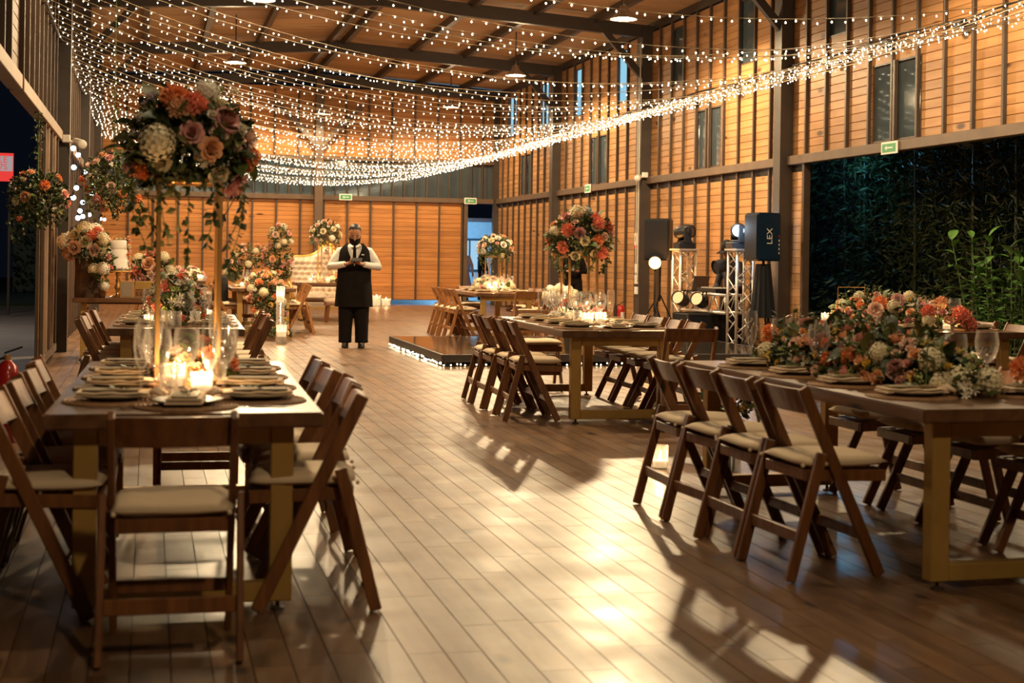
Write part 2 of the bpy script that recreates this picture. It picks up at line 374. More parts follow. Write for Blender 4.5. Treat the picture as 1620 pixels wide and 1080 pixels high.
def wall_bay(name, side, y0, y1, z0, z1, wins, joined=False):
    x = XR if side > 0 else XL
    back = MB(); 
    # backing sheet with the window openings left free
    cuts_y = sorted({y0, y1, *[v for w_ in wins for v in w_[:2] if y0 < v < y1]}); cuts_z = sorted({z0, z1, *[v for w_ in wins for v in w_[2:] if z0 < v < z1]})
    for a, b in zip(cuts_y, cuts_y[1:]):
        for c, d in zip(cuts_z, cuts_z[1:]):
            my, mz = (a+b)/2, (c+d)/2
            if any(w_[0] < my < w_[1] and w_[2] < mz < w_[3] for w_ in wins): continue
            back.box((x+side*0.04, my, mz), (0.03, b-a, d-c))
    wall = struct(name, back, M_STEEL)
    n = int((z1-z0)/BH)
    jb = MB()
    for i in range(n):
        z = z0+i*BH; segs = [(y0, y1)]
        for w_ in wins:
            if w_[2]-0.03 < z+BH/2 < w_[3]+0.03:
                segs = [q for s_ in segs for q in ([(s_[0], w_[0]), (w_[1], s_[1])] if s_[0] < w_[0] and w_[1] < s_[1] else [s_])]
        for a, b in segs:
            if joined: jb.box((x+side*0.011, (a+b)/2, z+BH/2), (0.022, b-a, BH-0.006))
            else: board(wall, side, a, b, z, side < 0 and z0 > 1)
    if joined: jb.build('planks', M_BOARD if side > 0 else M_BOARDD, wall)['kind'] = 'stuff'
    # battens
    bm_ = MB().box((0, 0, 0), (0.05, 0.045, 1.0)).mesh('batten', M_BATTEN, bevel=0.004)
    k = int(round((y1-y0)/0.61))
    for i in range(1, k):
        y = y0+(y1-y0)*i/k
        ob('batten', bm_, wall, (x-side*0.024, y, (z0+z1)/2), None, (1, 1, z1-z0))
    return wall
def windows(side, lst, z0, z1, names, bright=()):
    x = XR if side > 0 else XL
    for i, (a, b) in enumerate(lst):
        o = thing(names, None, None, (x, (a+b)/2, z0)); o['kind'] = 'structure'; wd = b-a; h = z1-z0
        MB().box((side*0.03, 0, h/2), (0.008, wd, h)).build('pane', emat('backlit_pane', (0.30, 0.62, 0.80), 0.85) if i in bright else M_PANE, o)  # bright panes: light from outside put in as emission
        f = MB()
        for yy in (-wd/2+0.012, wd/2-0.012): f.box((side*0.02, yy, h/2), (0.05, 0.024, h))
        for zz in (0.012, h-0.012): f.box((side*0.02, 0, zz), (0.05, wd-0.048, 0.024))
        f.build('frame', M_BATTEN, o)
        if wd > 0.9: MB().box((-side*0.02, 0, h/2), (0.05, 0.045, h)).build('mullion', M_BATTEN, o)
def wins_in(y0, y1):
    return [(a, b, 2.88, 3.90) for a, b in WIN_LOW if y0 < a < y1] + [(a, b, 4.45, 5.50) for a, b in WIN_HI if y0 < a < y1]
for k in range(6):
    y0, y1 = BAY[k]+0.0, BAY[k+1]
    wall_bay('wall_right', 1, y0, y1, ZB+0.06, ZE, wins_in(y0, y1), joined=(k < 2))
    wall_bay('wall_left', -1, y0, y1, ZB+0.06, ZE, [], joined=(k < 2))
for k in (3, 4, 5):
    y0, y1 = BAY[k], BAY[k+1]
    wall_bay('wall_right', 1, y0, y1, 0.0, ZB-0.06, [])
    wall_bay('wall_left', -1, y0, y1, 0.0, ZB-0.06, [])
wall_bay('wall_right', 1, 18.80, 19.30, 0.0, ZB-0.06, [])          # short return beside the garden opening
windows(1, WIN_LOW, 2.88, 3.90, 'window_1'); windows(1, WIN_HI, 4.45, 5.50, 'window_2', BRIGHT_HI)
# long beams and posts
for side, x in ((1, XR), (-1, XL)):
    nm = 'trim_1' if side > 0 else 'trim_2'
    for k in range(6):
        y0, y1 = BAY[k], BAY[k+1]
        struct(nm, MB().box((x-side*0.03, (y0+y1)/2, ZB), (0.13, y1-y0-0.2, 0.13)), M_BEAM if side > 0 else mat('pale_beam', (0.30, 0.21, 0.15), 0.5, noise=0.4, nscale=4), bevel=0.006)
    for y in BAY:
        wd = 0.24 if side > 0 else 0.20
        if y > 37 or 13 < y < 14: continue
        struct('column', MB().box((x-side*0.08, y, 0), (wd, wd, 0)).box((x-side*0.08, y, (ZE+0.1)/2), (wd, wd, ZE+0.1)), M_STEEL, bevel=0.01)
        br = MB().bar((x-side*0.15, y, 4.75), (x-side*0.95, y, 5.62), 0.10, 0.12); struct('trim_3', br, M_STEEL)
struct('trim_4', MB().box((XR-0.02, 18.78, (ZB)/2), (0.10, 0.07, ZB-0.1)), M_BATTEN)

# sliding leaf parked at the left opening
leaf = thing('door_1', None, None, (XL, 17.0, 0.0)); leaf['kind'] = 'structure'
MB().box((0, 0.7, 1.40), (0.035, 2.3, 2.66)).build('leaf_board', M_STEEL, leaf)
for i in range(23): 
    MB().box((0.024, 0.7, 0.16+i*BH), (0.014, 2.28, BH-0.005)).build('plank', M_BOARD, leaf)
for i, y in enumerate((-0.42, 0.15, 0.72, 1.28, 1.82)):
    MB().box((0.052, y, 1.40), (0.042, 0.06, 2.66)).build('batten', M_BATTEN if i % 2 == 0 else MATS['pale_beam'], leaf, bevel=0.004)
MB().box((0.055, 0.7, 0.10), (0.05, 2.3, 0.09)).build('rail', M_BEAM, leaf)

# far wall: lower panel, dark strip, upper boards, doorway at its right end
fw = struct('wall_far', MB().box((3.53, YF+0.06, 1.42), (9.4, 0.05, 2.60)), M_STEEL)
xb0, xb1 = XL, 8.20
for i in range(23):
    mb = MB(); L = xb1-xb0; z = 0.13+i*BH
    mb.add([(0, 0.035, 0.001), (L, 0.035, 0.001), (L, 0.035, BH-0.001), (0, 0.035, BH-0.001), (0, 0.005, 0.0015), (L, 0.005, 0.0015), (L, 0, 0.009), (0, 0, 0.009), (L, 0, BH-0.006), (0, 0, BH-0.006), (L, 0.005, BH-0.0015), (0, 0.005, BH-0.0015)],
           [(4, 5, 6, 7), (7, 6, 8, 9), (9, 8, 10, 11), (3, 2, 1, 0), (0, 4, 7, 9, 11, 3), (1, 2, 10, 8, 6, 5)])
    ob('plank', mb.mesh('plank', M_BOARDX), fw, (xb0, YF, z))
bt = MB().box((0, 0, 0), (0.045, 0.05, 1.0)).mesh('batten', M_BATTEN, bevel=0.004)
for i in range(16):
    x = 8.17-0.62*i
    if x > XL+0.1: ob('batten', bt, fw, (x, YF-0.024, 1.44), None, (1, 1, 2.62))
struct('trim_5', MB().box(((XL+XR)/2, YF-0.03, ZB), (XR-XL-0.2, 0.14, 0.13)), M_BEAM, bevel=0.006)
struct('trim_6', MB().box((8.27, YF-0.02, 1.37), (0.10, 0.12, 2.74)), M_BEAM)
struct('trim_7', MB().box((9.10, YF-0.02, 2.8), (0.16, 0.16, 5.6)), M_STEEL)
up = struct('wall_far', MB().box(((XL+XR)/2, YF+0.07, 4.75), (XR-XL, 0.05, 1.9)), M_STEEL)
for i in range(16):
    z = 3.86+i*BH; L = XR-XL
    mb = MB().add([(0, 0, 0.004), (L, 0, 0.004), (L, 0, BH-0.004), (0, 0, BH-0.004), (0, 0.03, 0.002), (L, 0.03, 0.002), (L, 0.03, BH-0.002), (0, 0.03, BH-0.002)], [(0, 1, 2, 3), (4, 5, 1, 0), (3, 2, 6, 7)])
    ob('plank', mb.mesh('plank', M_BOARDX), up, (XL, YF, z))
for i in range(16): ob('batten', bt, up, (8.72-0.62*i, YF-0.024, 4.72), None, (1, 1, 1.78))
st = struct('window_3', MB().box(((XL+XR)/2, YF+0.06, 3.35), (XR-XL, 0.02, 0.98)), M_PANE)
for i in range(34):
    MB().box((XL+0.15+i*0.305, YF+0.01, 3.35), (0.03, 0.07, 0.96)).build('mullion', M_BATTEN, st)
struct('trim_8', MB().box(((XL+XR)/2, YF-0.03, 3.84), (XR-XL-0.2, 0.12, 0.10)), M_BEAM)
cc = struct('column', MB().box((4.28, YF-0.24, 2.95), (0.22, 0.22, 5.9)), M_BEAM, bevel=0.01)
for s_ in (-1, 1):
    struct('trim_9', MB().bar((4.28+s_*0.08, YF-0.24, 4.2), (4.28+s_*1.1, YF-0.24, 5.2), 0.12, 0.14), M_BEAM)
# wall behind the camera and the eaves closing it
struct('wall_back', MB().box(((XL+XR)/2, YN-0.05, 2.9), (XR-XL+0.4, 0.06, 6.0)), M_BATTEN)

# roof: deck boards, purlins, rafters
roof = struct('ceiling', MB().add([(XL-0.3, YN, ZE+0.24), (4.0, YN, ZR+0.24), (4.0, YF+0.2, ZR+0.24), (XL-0.3, YF+0.2, ZE+0.24), (XR+0.3, YN, ZE+0.24), (XR+0.3, YF+0.2, ZE+0.24)],
                                  [(0, 1, 2, 3), (1, 4, 5, 2)]), M_STEEL)
DW = 0.61
dmesh = MB().box((0, 0, 0), (1.0, DW-0.018, 0.02)).mesh('plank', M_CEIL)
for s_, x0 in ((-1, XL-0.2), (1, XR+0.2)):
    xm = (x0+4.0)/2; L = abs(4.0-x0)+0.06; ang = math.atan2(ZR-ZE, abs(4.0-x0))*(1 if s_ < 0 else -1)
    for i in range(int((YF-13.0)/DW)+1):
        y = YF-0.2-i*DW
        for q in (0, 1):
            xa = x0+(4.0-x0)*(0.25+0.5*q); za = ZE+0.2+(ZR-ZE)*(0.25+0.5*q)
            ob('plank', dmesh, roof, (xa, y, za+random.uniform(-0.004, 0.004)), (0, -ang, 0), (L/2-0.02, 1, 1))
    for t in (0.02, 0.24, 0.46, 0.68, 0.97):
        x = x0+(4.0-x0)*t
        struct('trim_10', MB().box((x, (YF+YN)/2, ZE+0.11+(ZR-ZE)*t), (0.10, YF-YN, 0.15)), M_STEEL)
    for y in BAY[2:]:
        struct('trim_11', MB().bar((x0, y-(0.15 if y > 37 else 0), ZE-0.02), (4.0, y-(0.15 if y > 37 else 0), ZR-0.02), 0.13, 0.24), M_STEEL)

# ---------------------------------------------------------------- pendants
def pendants():
    shade = MB().lathe([(0.03, 0.16), (0.06, 0.15), (0.09, 0.06), (0.20, -0.04), (0.215, -0.06), (0.205, -0.06), (0.08, 0.05)], 20).mesh('shade', mat('shade_metal', (0.5, 0.46, 0.4), 0.4, 0.6), smooth=True)
    bulb = MB().lathe([(0.001, -0.035), (0.10, -0.035), (0.15, -0.02), (0.001, -0.015)], 16).mesh('bulb', emat('pendant_glow', (1.0, 0.86, 0.62), 60.0))
    names = ['tin pendant lamp over the dance floor, nearest of the speaker-side row', 'tin pendant lamp second from the speaker-side row front',
             'tin pendant lamp third of the speaker-side row, over the doorway tables', 'tin pendant lamp of the speaker-side row closest to the far wall',
             'tin pendant lamp first of the garden-side row', 'tin pendant lamp above the cake table', 'tin pendant lamp above the loveseat corner',
             'tin pendant lamp of the garden-side row by the far wall', 'tin pendant lamp hanging from the far wall column',
             'tin pendant lamp above the rose runner table', 'tin pendant lamp above the candlelit table', 'tin pendant lamp of the speaker-side row behind the camera', 'tin pendant lamp of the garden-side row behind the camera']
    for (x, y, z), gain, nm in zip(PENDANTS, PENDANT_GAIN, names):
        t = thing('pendant_lamp', nm, 'lamp', (x, y, z), 0, 'tin pendant lamps under the roof')
        ob('shade', shade, t); ob('bulb', bulb, t)
        top = ZE+(ZR-ZE)*(1-abs(x-4.0)/5.2)+0.02-z
        MB().tube([(0, 0, 0.15), (0, 0, top+0.19)], 0.012, 6).build('stem', M_STEEL, t)
        light('pendant_light', (0, 0, -0.10), PENDANT_W*gain, PENDANT_COL, 0.10, t, 'SPOT', spot=rad(169))
        light('pendant_fill', (0, 0, -0.14), PENDANT_W*gain*0.10, PENDANT_COL, 0.12, t)  # added fill light to brighten the ceiling, no bulb of its own
pendants()

# ---------------------------------------------------------------- fairy light net
def fairy():
    mb_bulb = emat('fairy_bulb', (1.0, 0.90, 0.60), 20.0)
    wire = mat('fairy_wire', (0.55, 0.42, 0.28), 0.6)
    rnd = random.Random(3)
    y = 9.5; ys = []
    while y < 34.3: ys.append(y); y += 0.46 if y > 14 else 0.62
    n = len(ys)
    for i, y in enumerate(ys):
        sag = rnd.uniform(0.98, 1.2); sk = rnd.uniform(-0.12, 0.12); y2 = y+rnd.uniform(-0.25, 0.25)
        zl, zr = 4.01, 4.18
        def P(t):
            return Vector((XL+0.07+(XR-XL-0.14)*t, y+(y2-y)*t, zl+(zr-zl)*t-sag*4*t*(1-t)*(1+sk*(t-0.5))))
        t = MB().tube([P(k/30) for k in range(31)], 0.0035, 3, cap=False)
        o = t.build('light_string', wire); o['label'] = f'warm fairy light string across the hall, {"nearest the camera" if i == 0 else ("nearest the far wall" if i == n-1 else numword(i+1)+" counting from the camera")}'
        o['category'] = 'string lights'; o['group'] = 'fairy light strings under the roof'
        b = MB(); nb = 108
        for k in range(nb):
            p = P((k+0.5+rnd.uniform(-0.3, 0.3))/nb); r = 0.0066; p = p+Vector((rnd.uniform(-.012, .012), rnd.uniform(-.02, .02), -0.022+rnd.uniform(-0.012, 0.012)))
            b.add([p+Vector((r, 0, 0)), p+Vector((-r, 0, 0)), p+Vector((0, r, 0)), p+Vector((0, -r, 0)), p+Vector((0, 0, r*1.3)), p+Vector((0, 0, -r*1.3))],
                  [(0, 2, 4), (2, 1, 4), (1, 3, 4), (3, 0, 4), (2, 0, 5), (1, 2, 5), (3, 1, 5), (0, 3, 5)])
        b.build('bulbs', mb_bulb, o)['kind'] = 'stuff'
    for side, x, lab in ((1, XR-0.07, 'black supply cable strung along the window wall'), (-1, XL+0.07, 'black supply cable strung along the garden-side wall')):
        z = 4.16 if side > 0 else 3.99
        tag(MB().tube([(x, 8+k*1.65, z+(0.04 if k % 2 else 0)) for k in range(17)], 0.012, 5).build('power_cable', M_BLACK), lab, 'cable')
    for i, y in enumerate((13.0, 14.65, 16.3, 17.95, 21.25, 22.9, 24.55, 26.2)):
        t = thing('junction_box', f'small black box with tangled wire on the window wall cable, {ORD[i]} from the garden opening', 'box', (XR-0.13, y, 4.10), 0, 'boxes along the fairy light cable')
        MB().box((0, 0, 0), (0.10, 0.16, 0.10)).build('housing', M_BLACK if i % 3 else mat('grey_box', (0.3, 0.27, 0.24), .5), t, bevel=0.01)
        MB().tube([(0.0, 0.02+0.06*math.sin(a*1.7), -0.06-0.03*math.cos(a)) for a in [k*0.7 for k in range(14)]], 0.006, 4).build('loose_wire', wire, t)
fairy()

def festoon():
    o = MB().tube([(XL+0.12, 20.4+i*0.5, 2.55+0.28*math.sin(i*1.3)) for i in range(24)], 0.006, 4).build('festoon_string', M_BLACK)
    tag(o, 'festoon cord of round cool white bulbs along the garden-side wall', 'string lights')
    bulb = MB().ball((0, 0, 0), 0.036, 10, 8).mesh('globe_bulb', emat('cool_bulb', (0.62, 0.84, 1.0), 9.0), smooth=True)
    cap = MB().lathe([(0.014, 0), (0.016, 0.05), (0.001, 0.05)], 8).mesh('socket', M_BLACK)
    # hung at several drops in front of the wall
    px = [(20.4, 2.72), (20.6, 2.47), (20.6, 2.05), (20.4, 1.56), (21.4, 2.22), (22.6, 1.92), (23.5, 2.08), (23.6, 1.86), (23.6, 1.62), (22.0, 1.80), (21.8, 2.72), (24.2, 2.60), (27.0, 2.35), (26.2, 1.95), (28.0, 2.55), (26.6, 1.70), (31.0, 2.5), (32.0, 2.0), (35.0, 2.05)]
    for y, z in px:
        b = ob('globe_bulb', bulb, o, (XL+0.17, y, z))
        ob('socket', cap, b, (0, 0, 0.03))
        MB().tube([(XL+0.17, y, z+0.07), (XL+0.14, y+0.02, 2.86)], 0.004, 4).build('drop_wire', M_BLACK, o)
festoon()

# ---------------------------------------------------------------- tables
def table(label, x, y, yaw, L=2.5, W=1.0, group='wooden banquet tables'):
    """near edge centre at x, y; runs away from the camera; yaw clockwise in degrees"""
    t = thing('banquet_table', label, 'table', (x, y, 0), -rad(yaw), group)
    MB().box((0, L/2, 0.722), (W, L, 0.056)).build('tabletop', M_TOP, t, bevel=0.006, seg=2)
    MB().box((0, L/2, 0.684), (W-0.34, L-0.3, 0.022)).build('apron', M_TOP, t)
    for yy in (0.13, L-0.13):
        f = MB()
        h = W-0.2; 
        f.box((-h/2+0.042, yy, 0.365), (0.084, 0.07, 0.656)); f.box((h/2-0.042, yy, 0.365), (0.084, 0.07, 0.656))
        f.box((0, yy, 0.072), (h-0.17, 0.068, 0.07)); f.box((0, yy, 0.660), (h-0.17, 0.068, 0.07))
        fo = f.build('leg_frame', M_GOLDP, t, bevel=0.004)
        for s_ in (-1, 1):
            MB().lathe([(0.001, 0), (0.026, 0), (0.026, 0.008), (0.008, 0.014), (0.008, 0.038)], 10, (s_*(h/2-0.05), yy, 0)).build('levelling_foot', M_STEEL, fo)
    return t
T1 = table('dark topped table under the tall rose stand, set with candles', 0.14, 5.26, 1.5, 2.5, 0.99)
T2 = table('dark topped table with glassware and lilac flowers before the cake table', 0.21, 10.98, 1.5, 2.5, 1.02)
T3 = table('table whose flower cascade spills down to the floor', 1.82, 23.3, 1.0, 2.4, 1.04)
T4 = table('long table covered by a low runner of roses, beside the floor votive', 3.51, 5.08, -0.4, 2.62, 1.02)
TM = table('table with a gold flower stand in front of the dance floor', 3.70, 10.80, 2.0, 2.55, 1.02)
T5 = table('table with a gold flower stand near the open doorway', 5.47, 21.6, 1.0, 2.5, 1.02)
T6 = table('table of coral flowers beside the garden opening', 6.76, 10.70, 0.0, 2.5, 1.06)
T7 = table('small flower topped table behind the cake table, by the far wall', 0.60, 28.6, 0.0, 2.0, 1.0)
T8 = table('sweetheart table in front of the tufted loveseat', 4.20, 28.35, -90, 1.4, 0.85)   # long side faces the room
T9 = table('dessert table carrying the white cake', 0.58, 18.35, -90, 1.46, 0.95)
def tw(T, u, v, z=0.75):
    """table-local (u across, v along) to world"""
    a = T.rotation_euler.z; c, s_ = math.cos(a), math.sin(a)
    return (T.location.x+u*c-v*s_, T.location.y+u*s_+v*c, z)

# ---------------------------------------------------------------- folding chairs
def chair_proto(m):
    P = {}
    P['post'] = [MB().bar((s_*0.196, -0.165, 0.805), (s_*0.196, 0.215, 0.005), 0.024, 0.050, (0, 1, 0.4)).mesh('post', m, bevel=0.004) for s_ in (-1, 1)]
    P['leg'] = [MB().bar((s_*0.222, -0.085, 0.535), (s_*0.222, -0.225, 0.005), 0.024, 0.046, (0, 1, 0)).mesh('leg', m, bevel=0.004) for s_ in (-1, 1)]
    b = MB(); N = 8
    for i in range(N):
        xa, xb = -0.184+0.368*i/N, -0.184+0.368*(i+1)/N; ca, cb = -0.022*(1-(xa/.184)**2), -0.022*(1-(xb/.184)**2)
        y0, y1 = -0.108, -0.158; z0, z1 = 0.690, 0.795; t = 0.018
        b.add([(xa, y0+ca, z0), (xb, y0+cb, z0), (xb, y1+cb, z1), (xa, y1+ca, z1), (xa, y0+ca+t, z0), (xb, y0+cb+t, z0), (xb, y1+cb+t, z1), (xa, y1+ca+t, z1)],
              [(0, 1, 2, 3), (7, 6, 5, 4), (0, 4, 5, 1), (3, 2, 6, 7)])
    P['backrest'] = b.mesh('backrest', m, weld=True)
    P['stretcher'] = [MB().box((0, -0.179, 0.185), (0.42, 0.018, 0.052)).mesh('stretcher', m, bevel=0.003),
                      MB().box((0, 0.128, 0.180), (0.368, 0.018, 0.045)).mesh('stretcher', m, bevel=0.003)]
    s = MB()
    for s_ in (-1, 1): s.bar((s_*0.170, -0.135, 0.436), (s_*0.170, 0.250, 0.424), 0.022, 0.048)
    s.box((0, 0.243, 0.424), (0.33, 0.02, 0.046)); s.box((0, -0.128, 0.436), (0.33, 0.02, 0.046))
    for i in range(5): s.box((0, -0.075+i*0.072, 0.445-i*0.002), (0.33, 0.05, 0.012))
    P['seat'] = s.mesh('seat', m, bevel=0.002)
    c = MB(); N = 12; vs = []; fs = []
    for sg in (1, -1):
        for i in range(N+1):
            for j in range(N+1):
                x, y = -1+2*i/N, -1+2*j/N
                e = (1-abs(x)**5)*(1-abs(y)**5); r = 1-0.05*(x*x*y*y)
                hgt = 0.030*max(e, 0)**0.45
                vs.append((x*0.205*r, 0.055+y*0.205*r, 0.485+sg*hgt*(1.0 if sg > 0 else 0.75)+(0.003*math.sin(5*x+3*y)*e)))
        o = 0 if sg > 0 else (N+1)**2
        for i in range(N):
            for j in range(N):
                q = [o+i*(N+1)+j, o+(i+1)*(N+1)+j, o+(i+1)*(N+1)+j+1, o+i*(N+1)+j+1]; fs.append(tuple(q if sg > 0 else q[::-1]))
    c.add(vs, fs); P['cushion'] = c.mesh('cushion', M_CUSH, smooth=True, weld=True)
    P['tie'] = MB().lathe([(0.001, -0.009), (0.008, -0.004), (0.008, 0.004), (0.001, 0.009)], 6).mesh('cushion_tie', M_CUSH)
    return P
PROTO = {'d': chair_proto(M_CHAIR), 'l': chair_proto(M_CHAIR_L)}
def chair(label, x, y, face, group, kind='d'):
    """face: direction of the sitter, degrees clockwise from +Y"""
    P = PROTO[kind]; t = thing('folding_chair', label, 'chair', (x, y, 0), -rad(face), group)
    for i in (0, 1): ob('post', P['post'][i], t); ob('leg', P['leg'][i], t); ob('stretcher', P['stretcher'][i], t)
    ob('backrest', P['backrest'], t); ob('seat', P['seat'], t); cu = ob('cushion', P['cushion'], t)
    for s_ in (-1, 1): ob('cushion_tie', P['tie'], cu, (s_*0.185, -0.152, 0.478))
    return t
def chairs(T, nick, left, right, head=None, tail=None, off=(0.30, 0.30), kind='d', sides=('aisle side', 'wall side')):
    g = 'folding chairs around the '+nick; yaw = -math.degrees(T.rotation_euler.z); W = T['w']; L = T['l']
    for vs, s_, side, of in ((left, -1, sides[0], off[0]), (right, 1, sides[1], off[1])):
        for i, v in enumerate(vs):
            px = tw(T, s_*(W/2+of-0.12)+random.uniform(-.02, .02), v)
            pos = ORD[i] if i < len(vs)-1 or len(vs) == 1 else 'last'
            chair(f'cream-cushioned folding chair, {pos} from the front, {side} of {nick}', px[0], px[1], yaw-s_*90+random.uniform(-4, 4), g, kind)
    if head is not None:
        px = tw(T, head[0], head[1]); chair(f'cream-cushioned folding chair at the near head of {nick}', px[0], px[1], yaw+(head[2] if len(head) > 2 else 0), g, kind)
    if tail is not None:
        px = tw(T, tail[0], tail[1]); chair(f'cream-cushioned folding chair at the far head of {nick}', px[0], px[1], yaw+180, g, kind)
for T, wd, l in ((T1, .99, 2.5), (T2, 1.02, 2.5), (T3, 1.04, 2.4), (T4, 1.02, 2.62), (TM, 1.02, 2.55), (T5, 1.02, 2.5), (T6, 1.06, 2.5), (T7, 1, 2), (T8, .85, 1.4)): T['w'] = wd; T['l'] = l
chairs(T1, 'tall rose stand table', [0.27, 0.80, 1.34, 1.88], [0.27, 0.80, 1.34, 1.88], (-0.04, -0.34), (0.06, 2.72), (0.17, 0.13), sides=('wall side', 'aisle side'))
chairs(T2, 'lilac flower table', [0.45, 0.95, 1.55, 2.1], [0.45, 1.0, 1.6, 2.1], None, (0, 2.8), (0.20, 0.18), sides=('wall side', 'aisle side'))
chairs(T4, 'rose runner table', [0.58, 1.06, 1.53, 2.01], [0.55, 1.10, 1.65, 2.2], (0.27, -0.22, -4), None, (0.31, 0.16), sides=('aisle side', 'garden side'))
chairs(TM, 'dance floor table', [0.48, 0.95, 1.42, 1.88], [0.50, 1.0, 1.5, 2.0], (0.42, -0.30, 6), (0, 2.95), (0.30, 0.22), sides=('aisle side', 'speaker side'))
chairs(T5, 'doorway table', [0.5, 0.95, 1.4, 1.85], [0.55, 1.1, 1.65], (0.22, -0.30), (0, 2.8), (0.28, 0.24), 'l', sides=('aisle side', 'wall side'))
chairs(T6, 'coral flower table', [0.5, 1.1, 1.7], [0.42, 1.0, 1.6], None, None, (0.2, 0.2), sides=('aisle side', 'garden side'))
chairs(T3, 'cascade table', [0.43, 1.0, 1.6], [0.43, 1.0, 1.6], None, (0.0, 2.7), (0.26, 0.22), 'l', sides=('wall side', 'aisle side'))
chairs(T7, 'small back table', [0.5], [0.4, 1.2], None, None, (0.26, 0.24), 'l', sides=('wall side', 'aisle side'))

# ---------------------------------------------------------------- place settings and glassware
def tableware():
    pr = [(0.001, 0.0)]
    for i in range(12): r = 0.195*(i+0.5)/12; pr += [(r, 0.011), (0.195*(i+1)/12, 0.006)]
    pr += [(0.196, 0.0), (0.001, 0.0)]
    G = {}
    G['charger'] = MB().lathe(pr, 28).mesh('rattan_charger', M_RATTAN)
    G['plate'] = MB().lathe([(0.001, 0.0), (0.085, 0.0), (0.132, 0.016), (0.134, 0.020), (0.085, 0.008), (0.001, 0.007)], 24).mesh('dinner_plate', M_PLATE, smooth=True)
    n = MB()
    for i, (wd, dp) in enumerate(((0.28, 0.135), (0.27, 0.128))):
        z = i*0.012
        seg = 8; prof = []
        for k in range(seg+1):
            x = -wd/2+wd*k/seg; prof.append((x, 0.0025*math.sin(k*1.9+i)))
        vs = []; fs = []
        for k, (x, dz) in enumerate(prof):
            for yy, zz in ((-dp/2, 0.002), (-dp/2-0.003, 0.006), (-dp/2, 0.010), (dp/2, 0.010), (dp/2+0.003, 0.006), (dp/2, 0.002)): vs.append((x, yy, z+zz+dz))
        for k in range(seg):
            for q in range(6): a = k*6+q; b = k*6+(q+1) % 6; fs.append((a, b, b+6, a+6))
        fs += [tuple(range(6))[::-1], tuple(seg*6+q for q in range(6))]
        n.add(vs, fs)
    G['napkin'] = n.mesh('napkin', M_NAPKIN, weld=True)
    k = MB()
    for a in range(5):
        an = -0.7+a*0.35; k.tube([(0, 0, 0.014), (0.04*math.cos(an), 0.04*math.sin(an), 0.022+0.006*(a % 2)), (0.075*math.cos(an), 0.075*math.sin(an), 0.010)], [0.008, 0.012, 0.007], 6)
    G['knot'] = k.mesh('tied_end', M_NAPKIN, smooth=True)
    s = MB()
    for a in range(7):
        an = a*0.9; c = Vector((0.012*a-0.03, 0.01*math.sin(an), 0.031)); d = Vector((math.cos(an), math.sin(an), 0.35))*0.035; p = d.cross(Vector((0, 0, 1))).normalized()*0.011
        s.add([c, c+d*0.5+p, c+d, c+d*0.5-p], [(0, 1, 2, 3)])
    G['sprig'] = s.mesh('sprig', M_LEAFS[1])
    G['card'] = MB().box((0, 0, 0.0), (0.21, 0.095, 0.006)).mesh('menu_band', mat('olive_card', (0.20, 0.135, 0.05), 0.7))
    def stemware(bowl, hs, foot=0.035):
        pr = [(0.001, 0.0), (foot, 0.001), (foot, 0.003), (0.006, 0.008), (0.004, 0.02), (0.004, hs)]
        return pr+[(r, hs+z) for r, z in bowl]
    G['goblet'] = MB().lathe(stemware([(0.012, 0.004), (0.030, 0.022), (0.041, 0.055), (0.0425, 0.080), (0.037, 0.118)], 0.085), 20).mesh('wine_goblet', M_GLASS, smooth=True)
    G['flute'] = MB().lathe(stemware([(0.008, 0.004), (0.020, 0.03), (0.027, 0.075), (0.026, 0.125), (0.023, 0.155)], 0.075, 0.032), 18).mesh('champagne_flute', M_GLASS, smooth=True)
    G['tumbler'] = MB().lathe([(0.001, 0.0), (0.030, 0.0), (0.034, 0.10), (0.033, 0.10), (0.029, 0.008), (0.001, 0.008)], 18).mesh('tumbler', M_GLASS, smooth=True)
    G['holder'] = MB().lathe([(0.001, 0.0), (0.036, 0.0), (0.038, 0.085), (0.036, 0.085), (0.034, 0.006), (0.001, 0.006)], 18).mesh('glass_holder', M_GLASS, smooth=True)
    G['wax'] = MB().lathe([(0.001, 0.007), (0.031, 0.007), (0.031, 0.045), (0.026, 0.047), (0.001, 0.043)], 14).mesh('wax', M_WAX)
    G['flame'] = MB().lathe([(0.001, 0.0), (0.006, 0.008), (0.007, 0.016), (0.004, 0.028), (0.0005, 0.042)], 8).mesh('flame', M_FLAME, smooth=True)
    f = MB().bar((0, -0.09, 0.003), (0, 0.03, 0.003), 0.010, 0.003).box((0, 0.045, 0.003), (0.022, 0.03, 0.003))
    for i in range(4): f.box((-0.009+i*0.006, 0.075, 0.003), (0.003, 0.035, 0.002))
    G['fork'] = f.mesh('fork', M_CUTL)
    G['knife'] = MB().bar((0, -0.10, 0.003), (0, 0.0, 0.003), 0.013, 0.004).bar((0, 0.0, 0.003), (0, 0.11, 0.003), 0.017, 0.002).mesh('knife', M_CUTL)
    return G
G = tableware()
